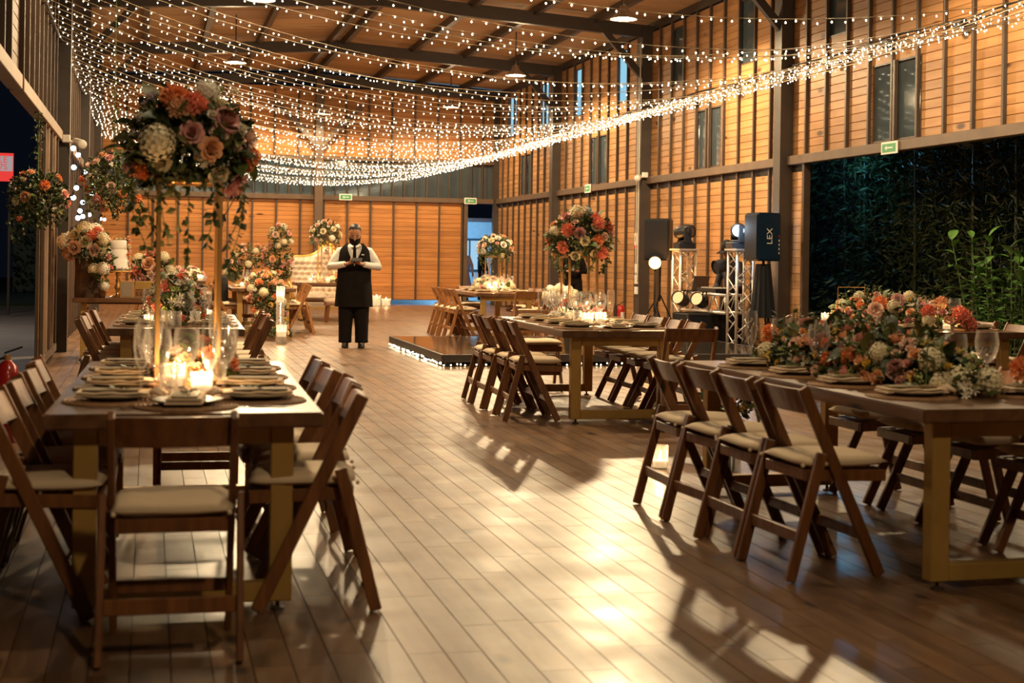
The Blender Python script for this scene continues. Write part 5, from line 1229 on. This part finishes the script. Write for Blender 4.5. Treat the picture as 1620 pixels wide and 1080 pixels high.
# ---------------------------------------------------------------- sound and light rig
def box_truss(mb, a, b, wd, up=(0, 0, 1), n=6):
    a, b = Vector(a), Vector(b); d = (b-a).normalized(); x = d.cross(Vector(up)).normalized()
    z = x.cross(d); cs = [x*p*wd/2+z*q*wd/2 for p, q in ((-1, -1), (1, -1), (1, 1), (-1, 1))]
    L = (b-a).length
    for c in cs: mb.tube([a+c, b+c], 0.022, 8)
    for f in range(4):
        c0, c1 = cs[f], cs[(f+1) % 4]
        for i in range(n):
            p, q = (c0, c1) if i % 2 == 0 else (c1, c0)
            mb.tube([a+d*(L*i/n)+p, a+d*(L*(i+1)/n)+q], 0.010, 6)
        for e in (a+d*0.012, b-d*0.012): mb.tube([e+c0, e+c1], 0.012, 6)
RIGR, RIGL = Vector((8.60, 19.80, 0)), Vector((8.42, 21.65, 0))
def rig():
    ang = math.atan2(RIGL.y-RIGR.y, RIGL.x-RIGR.x)
    for nm, p, lab in (('truss_tower', RIGR, 'aluminium truss tower under the white moving head, nearest the garden opening'), ('truss_tower', RIGL, 'aluminium truss tower under the dark moving head, beside the orange lamp')):
        t = thing(nm, lab, 'truss', p, ang, 'aluminium truss towers')
        m = MB(); box_truss(m, (0, 0, 0.03), (0, 0, 1.47), 0.27, (1, 0, 0), 7); m.build('lattice', M_ALU, t, smooth=True)
        MB().box((0, 0, 0.015), (0.42, 0.42, 0.03)).build('base_plate', M_BLACKM, t); MB().box((0, 0, 1.485), (0.36, 0.36, 0.03)).build('top_plate', M_ALU, t)
    d = (RIGL-RIGR).normalized(); a = RIGR+d*0.20; b = RIGL-d*0.20
    t = thing('truss_beam', 'horizontal aluminium truss carrying two par cans and the mixing desk', 'truss', (0, 0, 0))
    m = MB(); box_truss(m, (a.x, a.y, 0.66), (b.x, b.y, 0.66), 0.27, (0, 0, 1), 8); m.build('lattice', M_ALU, t, smooth=True)
    # par cans on the beam, facing the tables
    pc = MB().lathe([(0.001, -0.16), (0.07, -0.16), (0.10, -0.12), (0.105, 0.10), (0.11, 0.11), (0.10, 0.11), (0.098, 0.09)], 20).mesh('can_body', M_BLACK, smooth=True)
    ln = MB().lathe([(0.001, 0.085), (0.095, 0.085)], 20).mesh('lens', emat('amber_lens', (1.0, 0.48, 0.19), 1.5))
    for f, lab in ((0.36, 'black par can with a lit amber lens on the truss, nearer the white moving head'), (0.80, 'black par can with a lit amber lens on the truss, nearer the orange lamp')):
        p = a.lerp(b, f)+Vector((-0.30, -0.02, 0.0)); t2 = thing('par_can', lab, 'stage light', (p.x, p.y, 0.70), 0, 'par cans on the truss')
        q = Vector((-0.72, -0.62, 0.28)).to_track_quat('Z', 'Y')
        ob('can_body', pc, t2, (0, 0, 0), q); ob('lens', ln, t2, (0, 0, 0), q)
        MB().tube([(0.06, 0.1, 0.0), (0.09, 0.06, 0.14), (0.09, -0.06, 0.14), (0.06, -0.12, 0.0)], 0.012, 6).build('yoke', M_BLACKM, t2)
    t3 = thing('par_can', 'unlit black par can hung on the truss tower under the white moving head', 'stage light', (8.42, 20.12, 1.24))
    ob('can_body', pc, t3, (0, 0, 0), Vector((-0.95, -0.2, -0.25)).to_track_quat('Z', 'Y')); MB().lathe([(0.001, 0.085), (0.095, 0.085)], 20).build('lens', mat('dark_lens', (0.05, 0.05, 0.06), 0.1), t3).rotation_euler = Vector((-0.95, -0.2, -0.25)).to_track_quat('Z', 'Y').to_euler()
    MB().bar((0, -0.02, 0.02), (0.06, -0.12, 0.10), 0.04, 0.03).build('clamp', M_BLACKM, t3)
    # moving heads
    def moving(p, lab, lit, aim):
        t = thing('moving_head', lab, 'stage light', p)
        MB().box((0, 0, 0.05), (0.30, 0.28, 0.10)).build('base', M_BLACK, t, bevel=0.015)
        y = MB()
        for s_ in (-1, 1): y.box((0, s_*0.14, 0.22), (0.12, 0.04, 0.26))
        y.box((0, 0, 0.115), (0.16, 0.30, 0.03)); y.build('yoke', M_BLACK, t, bevel=0.01)
        q = Vector(aim).to_track_quat('Z', 'Y')
        h = MB().lathe([(0.001, -0.17), (0.08, -0.17), (0.115, -0.10), (0.12, 0.05), (0.10, 0.15), (0.085, 0.15)], 20).build('head', M_BLACK, t, smooth=True); h.location = (0, 0, 0.27); h.rotation_mode = 'QUATERNION'; h.rotation_quaternion = q
        l = MB().lathe([(0.001, 0.14), (0.085, 0.14)], 20).build('lens', emat('blue_white_lens', (0.55, 0.80, 1.0), 12.0) if lit else MATS['dark_lens'], h)
        return t
    mh = moving((RIGR.x-0.02, RIGR.y+0.06, 1.50), 'moving head shining blue-white on top of the truss tower', True, (-0.40, -0.92, -0.02))
    light('beam_light', (-0.16, -0.30, 0.30), 22, (0.62, 0.80, 1.0), 0.08, mh)
    moving((RIGL.x, RIGL.y, 1.50), 'dark moving head on the truss tower beside the orange lamp', False, (0.5, -0.8, 0.1))
    # loudspeakers
    def speaker(p, rz, lab, mt, words):
        t = thing('loudspeaker', lab, 'speaker', p, rz, 'loudspeakers on stands')
        b = MB(); f, k = 0.23, 0.15; 
        vs = [(-f, -0.2, 0), (f, -0.2, 0), (k, 0.2, 0), (-k, 0.2, 0)]; vs += [(x, y, 0.70) for x, y, z in vs]
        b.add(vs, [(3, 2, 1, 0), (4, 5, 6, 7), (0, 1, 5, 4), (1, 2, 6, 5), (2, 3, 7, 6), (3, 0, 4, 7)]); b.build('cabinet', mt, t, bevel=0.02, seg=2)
        MB().box((0, -0.207, 0.35), (0.40, 0.012, 0.64)).build('grille', mat('speaker_grille', (0.006, 0.006, 0.009), 0.7, noise=0.4, nscale=90, spec=0.2), t, bevel=0.01)
        MB().tube([(0, 0, 0.0), (0, 0, -p[2]+0.62)], 0.02, 8).build('pole', M_BLACKM, t)
        for a in (0.3, 2.4, 4.5): MB().tube([(0, 0, -p[2]+0.75), (0.34*math.cos(a), 0.34*math.sin(a), -p[2]+0.02)], 0.013, 6).build('tripod_leg', M_BLACKM, t)
        return t
    s1 = speaker((8.66, 19.12, 1.32), rad(-88), 'dark loudspeaker lettered LEX beside the blue-white moving head', mat('flare_blue_case', (0.006, 0.020, 0.045), 0.42, spec=0.35), True)  # blue lens flare put into the cabinet colour
    # the wider side faces the camera: lettering on it
    n = Vector((0.4, 0.08, 0)).normalized()
    tx = text('lettering', 'LEX', 0.14, M_WHITE, s1, (-0.195, -0.02, 0.38), Euler((PI/2, 0, 0)))
    tx.matrix_local = Matrix.Translation((-0.1945, -0.01, 0.36)) @ Matrix((( -0.0, 0.195, -0.981), (-1.0, 0, 0), (0, 0.981, 0.195))).to_4x4() if False else tx.matrix_local
    side = Vector((0.40, 0.08, 0)).normalized()     # outward normal of the +x flank
    yv = Vector((0, 0, 1)); xv = yv.cross(side).normalized()
    Mx = Matrix((xv, yv, side)).transposed() @ Matrix.Rotation(PI/2, 3, 'Z')
    tx.matrix_local = Matrix.Translation(Vector((0.19, 0.0, 0.36))+side*0.004) @ Mx.to_4x4()
    for i, (zz, mm) in enumerate(((0.36, M_RED), (0.30, M_WHITE), (0.24, M_WHITE), (0.18, M_WHITE), (0.12, M_WHITE))):
        k = MB().box((0, 0, 0), (0.014, 0.03, 0.002)).build('side_mark', mm, s1); k.matrix_local = Matrix.Translation(Vector((0.156, 0.165, zz))+side*0.004) @ Matrix((xv, yv, side)).transposed().to_4x4()
    speaker((8.30, 22.45, 1.30), rad(-40), 'dark loudspeaker behind the orange lamp and the dark moving head', M_BLACK, False)
    dr = MB()
    for i in range(24):
        a0, a1 = 2*PI*i/24, 2*PI*(i+1)/24; r0 = 0.20+0.014*(i % 2); r1 = 0.20+0.014*((i+1) % 2); q0 = 0.20+0.04*(i % 2); q1 = 0.20+0.04*((i+1) % 2)
        dr.add([(r0*.5*math.cos(a0), r0*.5*math.sin(a0), 1.28), (r1*.5*math.cos(a1), r1*.5*math.sin(a1), 1.28), (q1*math.cos(a1)*.8, q1*math.sin(a1)*.8, 0.5), (q0*math.cos(a0)*.8, q0*math.sin(a0)*.8, 0.5)], [(0, 1, 2, 3)])
    tag(dr.build('stand_drape', mat('navy_drape', (0.004, 0.005, 0.009), 0.9)), 'dark cloth draped over the stand of the LEX loudspeaker', 'drape'); bpy.data.objects['stand_drape'].location = (8.66, 19.12, 0)
    # orange lamp on a tripod
    t = thing('orange_lamp', 'round lamp glowing orange on a black tripod', 'stage light', (8.10, 22.15, 0))
    MB().tube([(0, 0, 0.45), (0, 0, 1.16)], 0.018, 8).build('pole', M_BLACKM, t)
    for an_ in (0.6, 2.7, 4.8): MB().tube([(0, 0, 0.62), (0.38*math.cos(an_), 0.38*math.sin(an_), 0.01)], 0.014, 6).build('tripod_leg', M_BLACKM, t)
    q = Vector((-0.36, -0.93, 0.02)).to_track_quat('Z', 'Y')
    h = MB().lathe([(0.001, -0.12), (0.08, -0.12), (0.11, 0), (0.115, 0.05), (0.105, 0.05)], 20).build('head', M_BLACK, t, smooth=True); h.location = (0, 0, 1.26); h.rotation_mode = 'QUATERNION'; h.rotation_quaternion = q
    MB().lathe([(0.001, 0.045), (0.10, 0.045)], 20).build('lens', emat('orange_lens', (1.0, 0.46, 0.13), 9.0), h)
    light('orange_light', (-0.12, -0.3, 1.26), 28, (1.0, 0.42, 0.10), 0.08, t)
    # desk gear
    d2 = (a+b)/2
    mx = thing('mixing_desk', 'black mixing desk with rows of pale knobs on the truss', 'mixer', (d2.x+0.02, d2.y-0.1, 0.822), ang)
    MB().box((0, 0, 0.035), (0.62, 0.30, 0.06)).build('case', M_BLACK, mx, bevel=0.006)
    kb = MB()
    for i in range(12):
        for j in range(4): kb.lathe([(0.009, 0), (0.008, 0.018), (0.001, 0.018)], 6, (-0.27+i*0.049, -0.10+j*0.06, 0.065))
    kb.build('knobs', M_WHITE, mx)['kind'] = 'stuff'
    lp = thing('laptop', 'open dark laptop next to the mixing desk', 'laptop', (b.x+0.0, b.y-0.22, 0.822), ang+PI*0.5+0.3)
    MB().box((0, 0, 0.01), (0.34, 0.24, 0.02)).build('keyboard_deck', M_BLACK, lp); MB().box((0, 0.13, 0.13), (0.34, 0.014, 0.24), Matrix.Rotation(-0.25, 3, 'X')).build('screen_lid', mat('bronze_lid', (0.10, 0.06, 0.04), 0.4), lp)
    ca = thing('flight_case', 'black flight case with a steel handle plate under the truss', 'case', (8.42, 20.72, 0), ang+PI/2)
    MB().box((0, 0, 0.27), (0.85, 0.5, 0.44)).build('case_body', M_BLACKM, ca, bevel=0.01)
    MB().box((0.05, -0.256, 0.32), (0.22, 0.012, 0.13)).build('handle_plate', M_ALU, ca); MB().tube([(-0.02, -0.27, 0.33), (-0.01, -0.285, 0.30), (0.11, -0.285, 0.30), (0.12, -0.27, 0.33)], 0.01, 6).build('handle', M_BLACK, ca)
    ed = MB()
    for x in (-0.425, 0.425):
        for y in (-0.25, 0.25): ed.box((x, y, 0.27), (0.03, 0.03, 0.45))
    for z in (0.045, 0.49):
        for y in (-0.25, 0.25): ed.box((0, y, z), (0.82, 0.03, 0.03))
    ed.build('edge_trim', M_STEEL, ca)
    for x in (-0.33, 0.33):
        for y in (-0.18, 0.18): MB().lathe([(0.001, -0.02), (0.022, -0.02), (0.022, 0.02), (0.001, 0.02)], 10).build('caster', M_BLACK, ca).matrix_local = Matrix.Translation((x, y, 0.022)) @ Matrix.Rotation(PI/2, 4, 'X')
rig()

# ---------------------------------------------------------------- wall fittings
def exit_sign(p, rz, lab, wd=0.46, h=0.20):
    t = thing('exit_sign', lab, 'sign', p, rz, 'green exit signs')
    gm = mat('sign_green', (0.05, 0.28, 0.12), 0.5); 
    MB().box((0, 0, 0), (wd, 0.02, h)).build('plate', M_WHITE, t, bevel=0.004); MB().box((0, -0.0115, 0), (wd*0.84, 0.004, h*0.66)).build('green_field', gm, t)
    ar = MB().box((0.02, -0.015, 0), (wd*0.40, 0.003, h*0.12)); ar.add([(-wd*0.24, -0.015, 0), (-wd*0.12, -0.015, h*0.22), (-wd*0.12, -0.015, -h*0.22)], [(0, 2, 1)]); ar.build('arrow', M_WHITE, t)
exit_sign((5.01, YF-0.12, 2.82), 0, 'green and white exit sign over the far plank panels', 0.34, 0.17); exit_sign((8.38, YF-0.12, 2.80), 0, 'green and white exit sign over the doorway', 0.34, 0.17)
exit_sign((XR-0.11, 29.0, 2.80), -PI/2, 'green exit sign on the beam under the slim window', 0.40, 0.18); exit_sign((XR-0.11, 16.25, 2.78), -PI/2, 'green exit sign on the beam over the garden opening', 0.40, 0.16)
def camera_dome(p, lab, s_):
    t = thing('security_camera', lab, 'security camera', p, 0, 'white security cameras')
    MB().box((0, 0, 0.06), (0.10, 0.10, 0.10)).build('mount', M_WHITE, t, bevel=0.01); MB().tube([(0, 0, 0.06), (s_*0.10, -0.04, 0.0), (s_*0.16, -0.08, 0.0)], 0.018, 8).build('arm', M_WHITE, t)
    q = Vector((s_*0.5, -0.8, -0.25)).to_track_quat('Z', 'Y'); c = MB().lathe([(0.001, -0.10), (0.05, -0.10), (0.06, 0.05), (0.055, 0.09), (0.001, 0.09)], 16).build('camera_body', M_WHITE, t, smooth=True); c.location = (s_*0.17, -0.10, 0); c.rotation_mode = 'QUATERNION'; c.rotation_quaternion = q
camera_dome((XL+0.14, 19.22, 2.70), 'white security camera on the dark column of the garden opening', 1); camera_dome((XR-0.14, 25.32, 2.84), 'white security camera on the column with the conduit', -1)
tag(MB().tube([(XR-0.225, 25.42, 0.9), (XR-0.225, 25.42, 5.4)], 0.016, 8).tube([(XR-0.225, 25.53, 0.9), (XR-0.225, 25.53, 5.4)], 0.011, 8).build('conduit', mat('pale_conduit', (0.50, 0.44, 0.36), 0.5)), 'pale conduit pipes running up the column behind the lamps', 'pipe')
for i, (z, h) in enumerate(((1.14, 0.17), (0.93, 0.17), (0.72, 0.14))):
    tag(MB().box((XR-0.215, 25.50, z), (0.03, 0.15, h)).build('switch_box', M_WHITE, bevel=0.006), f'white switch box on the conduit column, {("top", "middle", "bottom")[i]} of three', 'switch box', 'switch boxes on the column')
sg = thing('safety_sign', 'small white and red safety notice on the conduit column', 'sign', (XR-0.212, 25.56, 1.66)); MB().box((0, 0, 0), (0.012, 0.15, 0.30)).build('plate', M_WHITE, sg); MB().box((-0.008, 0, -0.11), (0.004, 0.15, 0.07)).build('red_band', M_RED, sg); MB().box((-0.008, 0, 0.04), (0.004, 0.07, 0.11)).build('pictogram', M_BLACK, sg)
def extinguisher(p, lab, h=0.5):
    t = thing('fire_extinguisher', lab, 'extinguisher', p, 0, 'red fire extinguishers'); r = 0.078
    MB().lathe([(0.001, 0), (r, 0), (r, h*0.76), (r*0.85, h*0.84), (r*0.4, h*0.90), (0.028, h*0.91), (0.001, h*0.91)], 22).build('cylinder', M_RED, t, smooth=True)
    MB().lathe([(0.022, h*0.9), (0.024, h*0.97), (0.001, h*0.97)], 12).build('valve', M_GOLD, t); MB().bar((-0.02, 0, h*0.99), (0.10, 0, h*1.06), 0.025, 0.012).build('lever', M_BLACK, t)
    MB().tube([(0.0, 0, h*0.95), (-0.09, -0.02, h*0.9), (-0.10, -0.02, h*0.4)], 0.012, 8).build('hose', M_BLACK, t)
    vs = [(r*1.012*math.cos(a), r*1.012*math.sin(a), z) for z in (h*0.22, h*0.62) for a in [-1.9+0.16*k for k in range(9)]]
    MB().add(vs, [(k, k+1, k+10, k+9) for k in range(8)]).build('label_sheet', M_WHITE, t); 
    m = MB()
    for j in range(5): m.box((0.075*math.sin(0.45)+0.006, -r*1.03+0.012, h*(0.56-0.06*j)), (0.03, 0.002, 0.008))
    m.build('print', M_BLACK, t)
extinguisher((-0.93, 10.35, 0), 'red fire extinguisher with a white label beside the candlelit table chairs', 0.62); extinguisher((XR-0.26, 26.25, 0), 'small red fire extinguisher at the plank wall by the switch boxes', 0.46)
# candles
def lantern(p, r, h, wz, lab, power, two=False):
    t = thing('candle_cylinder', lab, 'candle', p, 0, 'glass cylinder candles')
    MB().lathe([(0.001, 0), (r, 0), (r, h), (r-0.003, h), (r-0.003, 0.005), (0.001, 0.005)], 22).build('glass_cylinder', M_GLASS, t, smooth=True)
    for z0, z1 in wz:
        MB().lathe([(0.001, z0), (r*0.86, z0), (r*0.86, z1-0.004), (r*0.75, z1), (0.001, z1-0.004)], 18).build('candle', M_WAX, t); f = ob('flame', G['flame'], t, (0, 0, z1), None, 1.4)
    light('candle_light', (0, 0, wz[-1][1]+0.05), power, (1.0, 0.60, 0.27), 0.03, t)
lantern((1.90, 20.95, 0), 0.075, 0.28, [(0.11, 0.19)], 'squat glass cylinder candle at the foot of the flower cascade', 4)
lantern((1.90, 21.20, 0), 0.062, 0.84, [(0.60, 0.70)], 'tall glass cylinder candle behind the squat one by the cascade', 8)
for i, (x, y, h) in enumerate(((5.42, 36.3, 0.18), (5.68, 36.2, 0.28), (5.95, 36.3, 0.20), (5.56, 36.7, 0.16))):
    lantern((x, y, 0), 0.12, h, [(0.006, h*0.85)], f'short wide candle on the floor at the far panels, {ORD[i]} from the column', 3)
vt = thing('floor_votive', 'lit candle in a clear glass on the floor among the runner table chairs', 'candle', (3.17, 8.52, 0))
MB().lathe([(0.001, 0), (0.05, 0), (0.052, 0.15), (0.049, 0.15), (0.047, 0.01), (0.001, 0.01)], 22).build('glass_holder', M_GLASS, vt, smooth=True); MB().lathe([(0.001, 0.012), (0.044, 0.012), (0.044, 0.055), (0.001, 0.055)], 18).build('wax', M_WAX, vt); ob('flame', G['flame'], vt, (0, 0, 0.058), None, 1.5)
light('candle_light', (0, 0, 0.12), 3.0, (1.0, 0.60, 0.27), 0.02, vt)
# glass vase with stems beneath the runner table and dark jacket at the cascade table
gv = thing('glass_vase', 'clear cylinder vase with green stems on the floor beyond the runner table', 'vase', (3.55, 8.30, 0)); MB().lathe([(0.001, 0), (0.075, 0), (0.075, 0.36), (0.072, 0.36), (0.07, 0.01), (0.001, 0.01)], 20).build('glass_body', M_GLASS, gv, smooth=True)
for i in range(6): MB().tube([(0.03*math.cos(i), 0.03*math.sin(i), 0.012), (0.06*math.cos(i+.4), 0.06*math.sin(i+.4), 0.42)], 0.006, 5).build('flower_stem', M_STEM, gv)
arrangement(gv, (0, 0, 0.45), (0.18, 0.18, 0.14), mix(8, RUN, random.Random(3)), 200, 10, 140, zmin=-0.5)
jk = MB(); jk.loft([(0, 0, 0.32, 0.20, 0.10), (0, 0, 0.55, 0.24, 0.13), (0, 0, 0.80, 0.25, 0.12), (0, 0.01, 0.90, 0.20, 0.10), (0, 0.02, 0.95, 0.08, 0.05)], 18)
tag(ob('jacket', remesh(jk, 'jacket', M_BLACKM, 0.02, 3), None, (1.18, 24.35, 0), (0, 0, -1.4)), 'black jacket draped over a chair at the cascade table', 'jacket')
fr = thing('table_number', 'thin gold wire frame table marker among the coral flowers', 'sign', tw(T6, -0.28, 1.6)); w_ = MB()
for a, b in (((-0.14, 0, 0), (-0.14, 0, 0.34)), ((0.14, 0, 0), (0.14, 0, 0.34)), ((-0.14, 0, 0.34), (0.14, 0, 0.34)), ((-0.14, 0, 0.004), (0.14, 0, 0.004))): w_.tube([a, b], 0.004, 6)
w_.build('wire_frame', M_GOLD, fr)

# ---------------------------------------------------------------- outdoors
def leafy_mesh(n, box, L, wd, seed, mats, droop=0.5):
    r2 = random.Random(seed); mb = MB()
    for i in range(n):
        p = Vector((r2.uniform(-box[0], box[0]), r2.uniform(-box[1], box[1]), r2.uniform(box[2], box[3]))); d = Vector((r2.gauss(0, 1), r2.gauss(0, 1), -droop+r2.gauss(0, .6))).normalized()
        mb.cur = r2.choice(range(len(mats))); leaf_quad(mb, p, d, (d.orthogonal()+Vector((0, 0, .5))).normalized(), L*r2.uniform(.6, 1.3), wd*r2.uniform(.7, 1.2))
    return mb.mesh('foliage', mats)
def garden():
    mats = [mat('bamboo_dark', (0.040, 0.060, 0.022), 0.55, noise=.4), mat('bamboo_mid', (0.085, 0.105, 0.035), 0.55, noise=.4), M_LEAFS[0]]
    fm = leafy_mesh(5200, (0.6, 1.05, 0.15, 4.4), 0.17, 0.017, 31, mats, 0.6)
    cul = MB().tube([(0, 0, 0), (0.03, 0.02, 2), (0.10, 0.05, 4.6)], [0.025, 0.022, 0.012], 7).mesh('stem', mat('bamboo_cane', (0.07, 0.075, 0.025), 0.4, noise=.4))
    for i, (x, y) in enumerate(((11.2, 20.6), (11.2, 18.1), (11.2, 15.6), (11.2, 13.1), (11.2, 10.6), (11.2, 23.1), (11.2, 25.6), (12.9, 19.3), (12.9, 16.0), (12.9, 22.6))):
        where = 'in the front row' if x < 12.5 else 'in the back row'
        t = thing('bamboo_clump', f'dark bamboo thicket outside the garden opening, {where}, {ORD[[0,1,2,3,4,5,6,0,1,2][i]]} planted', 'bamboo', (x, y, 0), PI*(i % 2), 'bamboo thickets outside')
        tag(ob('foliage', fm, t), kind='stuff')
        for k in range(6): ob('stem', cul, t, (random.uniform(-.45, .45), random.uniform(-.9, .9), 0), (0, 0, k))
    # broad leaved shrub by the opening
    lm = MB(); nu = 6; vs = []
    for i in range(nu+1):
        t = i/nu; wv = 0.27*math.sin(PI*min(1, t*0.9+0.08))**0.8; z = 0.10*math.sin(PI*t)-0.18*t*t; vs += [(-wv, t, z+.04), (-wv*.5, t, z+.01), (0, t, z-.02), (wv*.5, t, z+.01), (wv, t, z+.04)]
    lm.add(vs, [(i*5+j, i*5+j+1, (i+1)*5+j+1, (i+1)*5+j) for i in range(nu) for j in range(4)]); lm = lm.mesh('leaf', M_LEAFP, smooth=True)
    sh = thing('leafy_shrub', 'bright broad-leaved shrub standing at the garden opening', 'plant', (9.75, 14.75, 0)); r2 = random.Random(17)
    for s in range(17):
        x, y = r2.uniform(-0.35, 0.45), r2.uniform(-0.95, 0.65); h = r2.uniform(1.05, 1.70); top = Vector((x*1.3+r2.uniform(-.1, .1), y*1.15, h))
        MB().tube([(x*.5, y*.5, 0), (x, y, h*.5), top], [0.012, 0.010, 0.006], 6).build('stem', M_STEM, sh)
        for k in range(14):
            f = 0.30+0.70*k/13; p = Vector((x*.5, y*.5, 0)).lerp(Vector((x, y, h*.5)), f*2) if f < .5 else Vector((x, y, h*.5)).lerp(top, f*2-1)
            az = k*2.4+s; d = Vector((math.cos(az), math.sin(az), 0.25+0.6*(k > 11)))
            ob('leaf', lm, sh, p, d.to_track_quat('Y', 'Z'), r2.uniform(0.15, 0.24))
    light('garden_floodlight', (8.9, 12.6, 3.6), 70, (1.0, 0.86, 0.55), 0.2)
    light('garden_blue_light', (10.1, 19.6, 2.9), 30, (0.15, 0.62, 1.0), 0.1)
    light('path_fill_light', (-4.5, 24.0, 4.2), 600, (1.0, 0.86, 0.72), 0.3)  # added unseen light without a lamp body, brightens the left path
    # left garden: hedge, sign, canopy edge
    hm = leafy_mesh(3200, (2.4, 0.7, 0.0, 3.2), 0.16, 0.05, 37, [M_LEAFS[0], mat('hedge_mid', (0.03, 0.055, 0.02), .6)], 0.2)
    for i in range(5):
        t = thing('hedge', f'dark clipped hedge beyond the lawn, {ORD[i]} from the hall', 'hedge', (-1.6-5.3*i, 46.0, 0), 0, 'dark hedge along the lawn'); tag(ob('foliage', hm, t), kind='stuff')
        MB().box((0, 0.2, 1.4), (4.8, 0.6, 2.8)).build('hedge_core', M_LEAFS[0], t)
    t = thing('street_sign', 'red and white lettered board glowing in the dark outside', 'sign', (-2.95, 30.0, 0))
    MB().box((0, 0, 2.95), (0.62, 0.06, 0.56)).build('board', emat('red_sign', (0.75, 0.05, 0.04), 0.9), t); MB().box((0, -0.036, 3.02), (0.60, 0.01, 0.30)).build('white_field', emat('white_sign', (0.9, 0.75, 0.75), 0.35), t)
    text('lettering', 'LE', 0.17, emat('sign_letter', (0.7, 0.05, 0.05), 0.9), t, (0.12, -0.045, 3.09), (PI/2, 0, 0)); text('lettering', '7S', 0.17, MATS['sign_letter'], t, (0.12, -0.045, 2.95), (PI/2, 0, 0))
    for x in (-0.25, 0.25): MB().tube([(x, 0.05, 0), (x, 0.05, 3.2)], 0.03, 8).build('post', M_STEEL, t)
    aw = thing('awning', 'dark awning edge with a violet lit rim outside the garden opening', 'awning', (-3.6, 14.5, 0))
    MB().box((0, 0, 2.78), (2.9, 9.0, 0.06), Matrix.Rotation(0.10, 3, 'Y')).build('canopy_sheet', M_STEEL, aw); MB().box((1.46, 1.0, 2.60), (0.03, 6.5, 0.035)).build('violet_rim', emat('violet', (0.45, 0.2, 0.75), 0.5), aw)
    for y in (-4, 4): MB().tube([(-1.2, y, 0), (-1.2, y, 2.8)], 0.04, 8).build('post', M_STEEL, aw)
    # area behind the doorway: pale annex with windows, blue light
    an = thing('annex_building', 'pale building with dark framed windows beyond the doorway', 'building', (9.0, 46.0, 0))
    MB().box((0, 0.1, 1.25), (6, 0.15, 2.5)).build('wall', mat('annex_wall', (0.62, 0.64, 0.66), .7, noise=.2), an)
    MB().box((0, -0.4, 2.50), (6, 1.1, 0.10)).build('porch_roof', mat('terracotta', (0.16, 0.07, 0.05), .7, noise=.4), an)
    for x in (-1.6, -0.15, 1.3):
        f = MB().box((x, 0.0, 1.35), (0.75, 0.06, 1.1)).build('window', mat('annex_frame', (0.04, 0.06, 0.08), .5), an)
        for q in (-0.18, 0.18): MB().box((x+q, -0.035, 1.35), (0.30, 0.02, 0.95)).build('pane', emat('annex_pane', (0.45, 0.75, 1.0), 0.7), f)
    light('annex_light', (9.0, 43.2, 1.9), 420, (0.25, 0.60, 1.0), 0.2); light('gap_light', (5.5, 38.8, 0.7), 30, (0.25, 0.60, 1.0), 0.2)
garden()

# ---------------------------------------------------------------- leftovers: keep every object in the scene updated
bpy.context.view_layer.update()
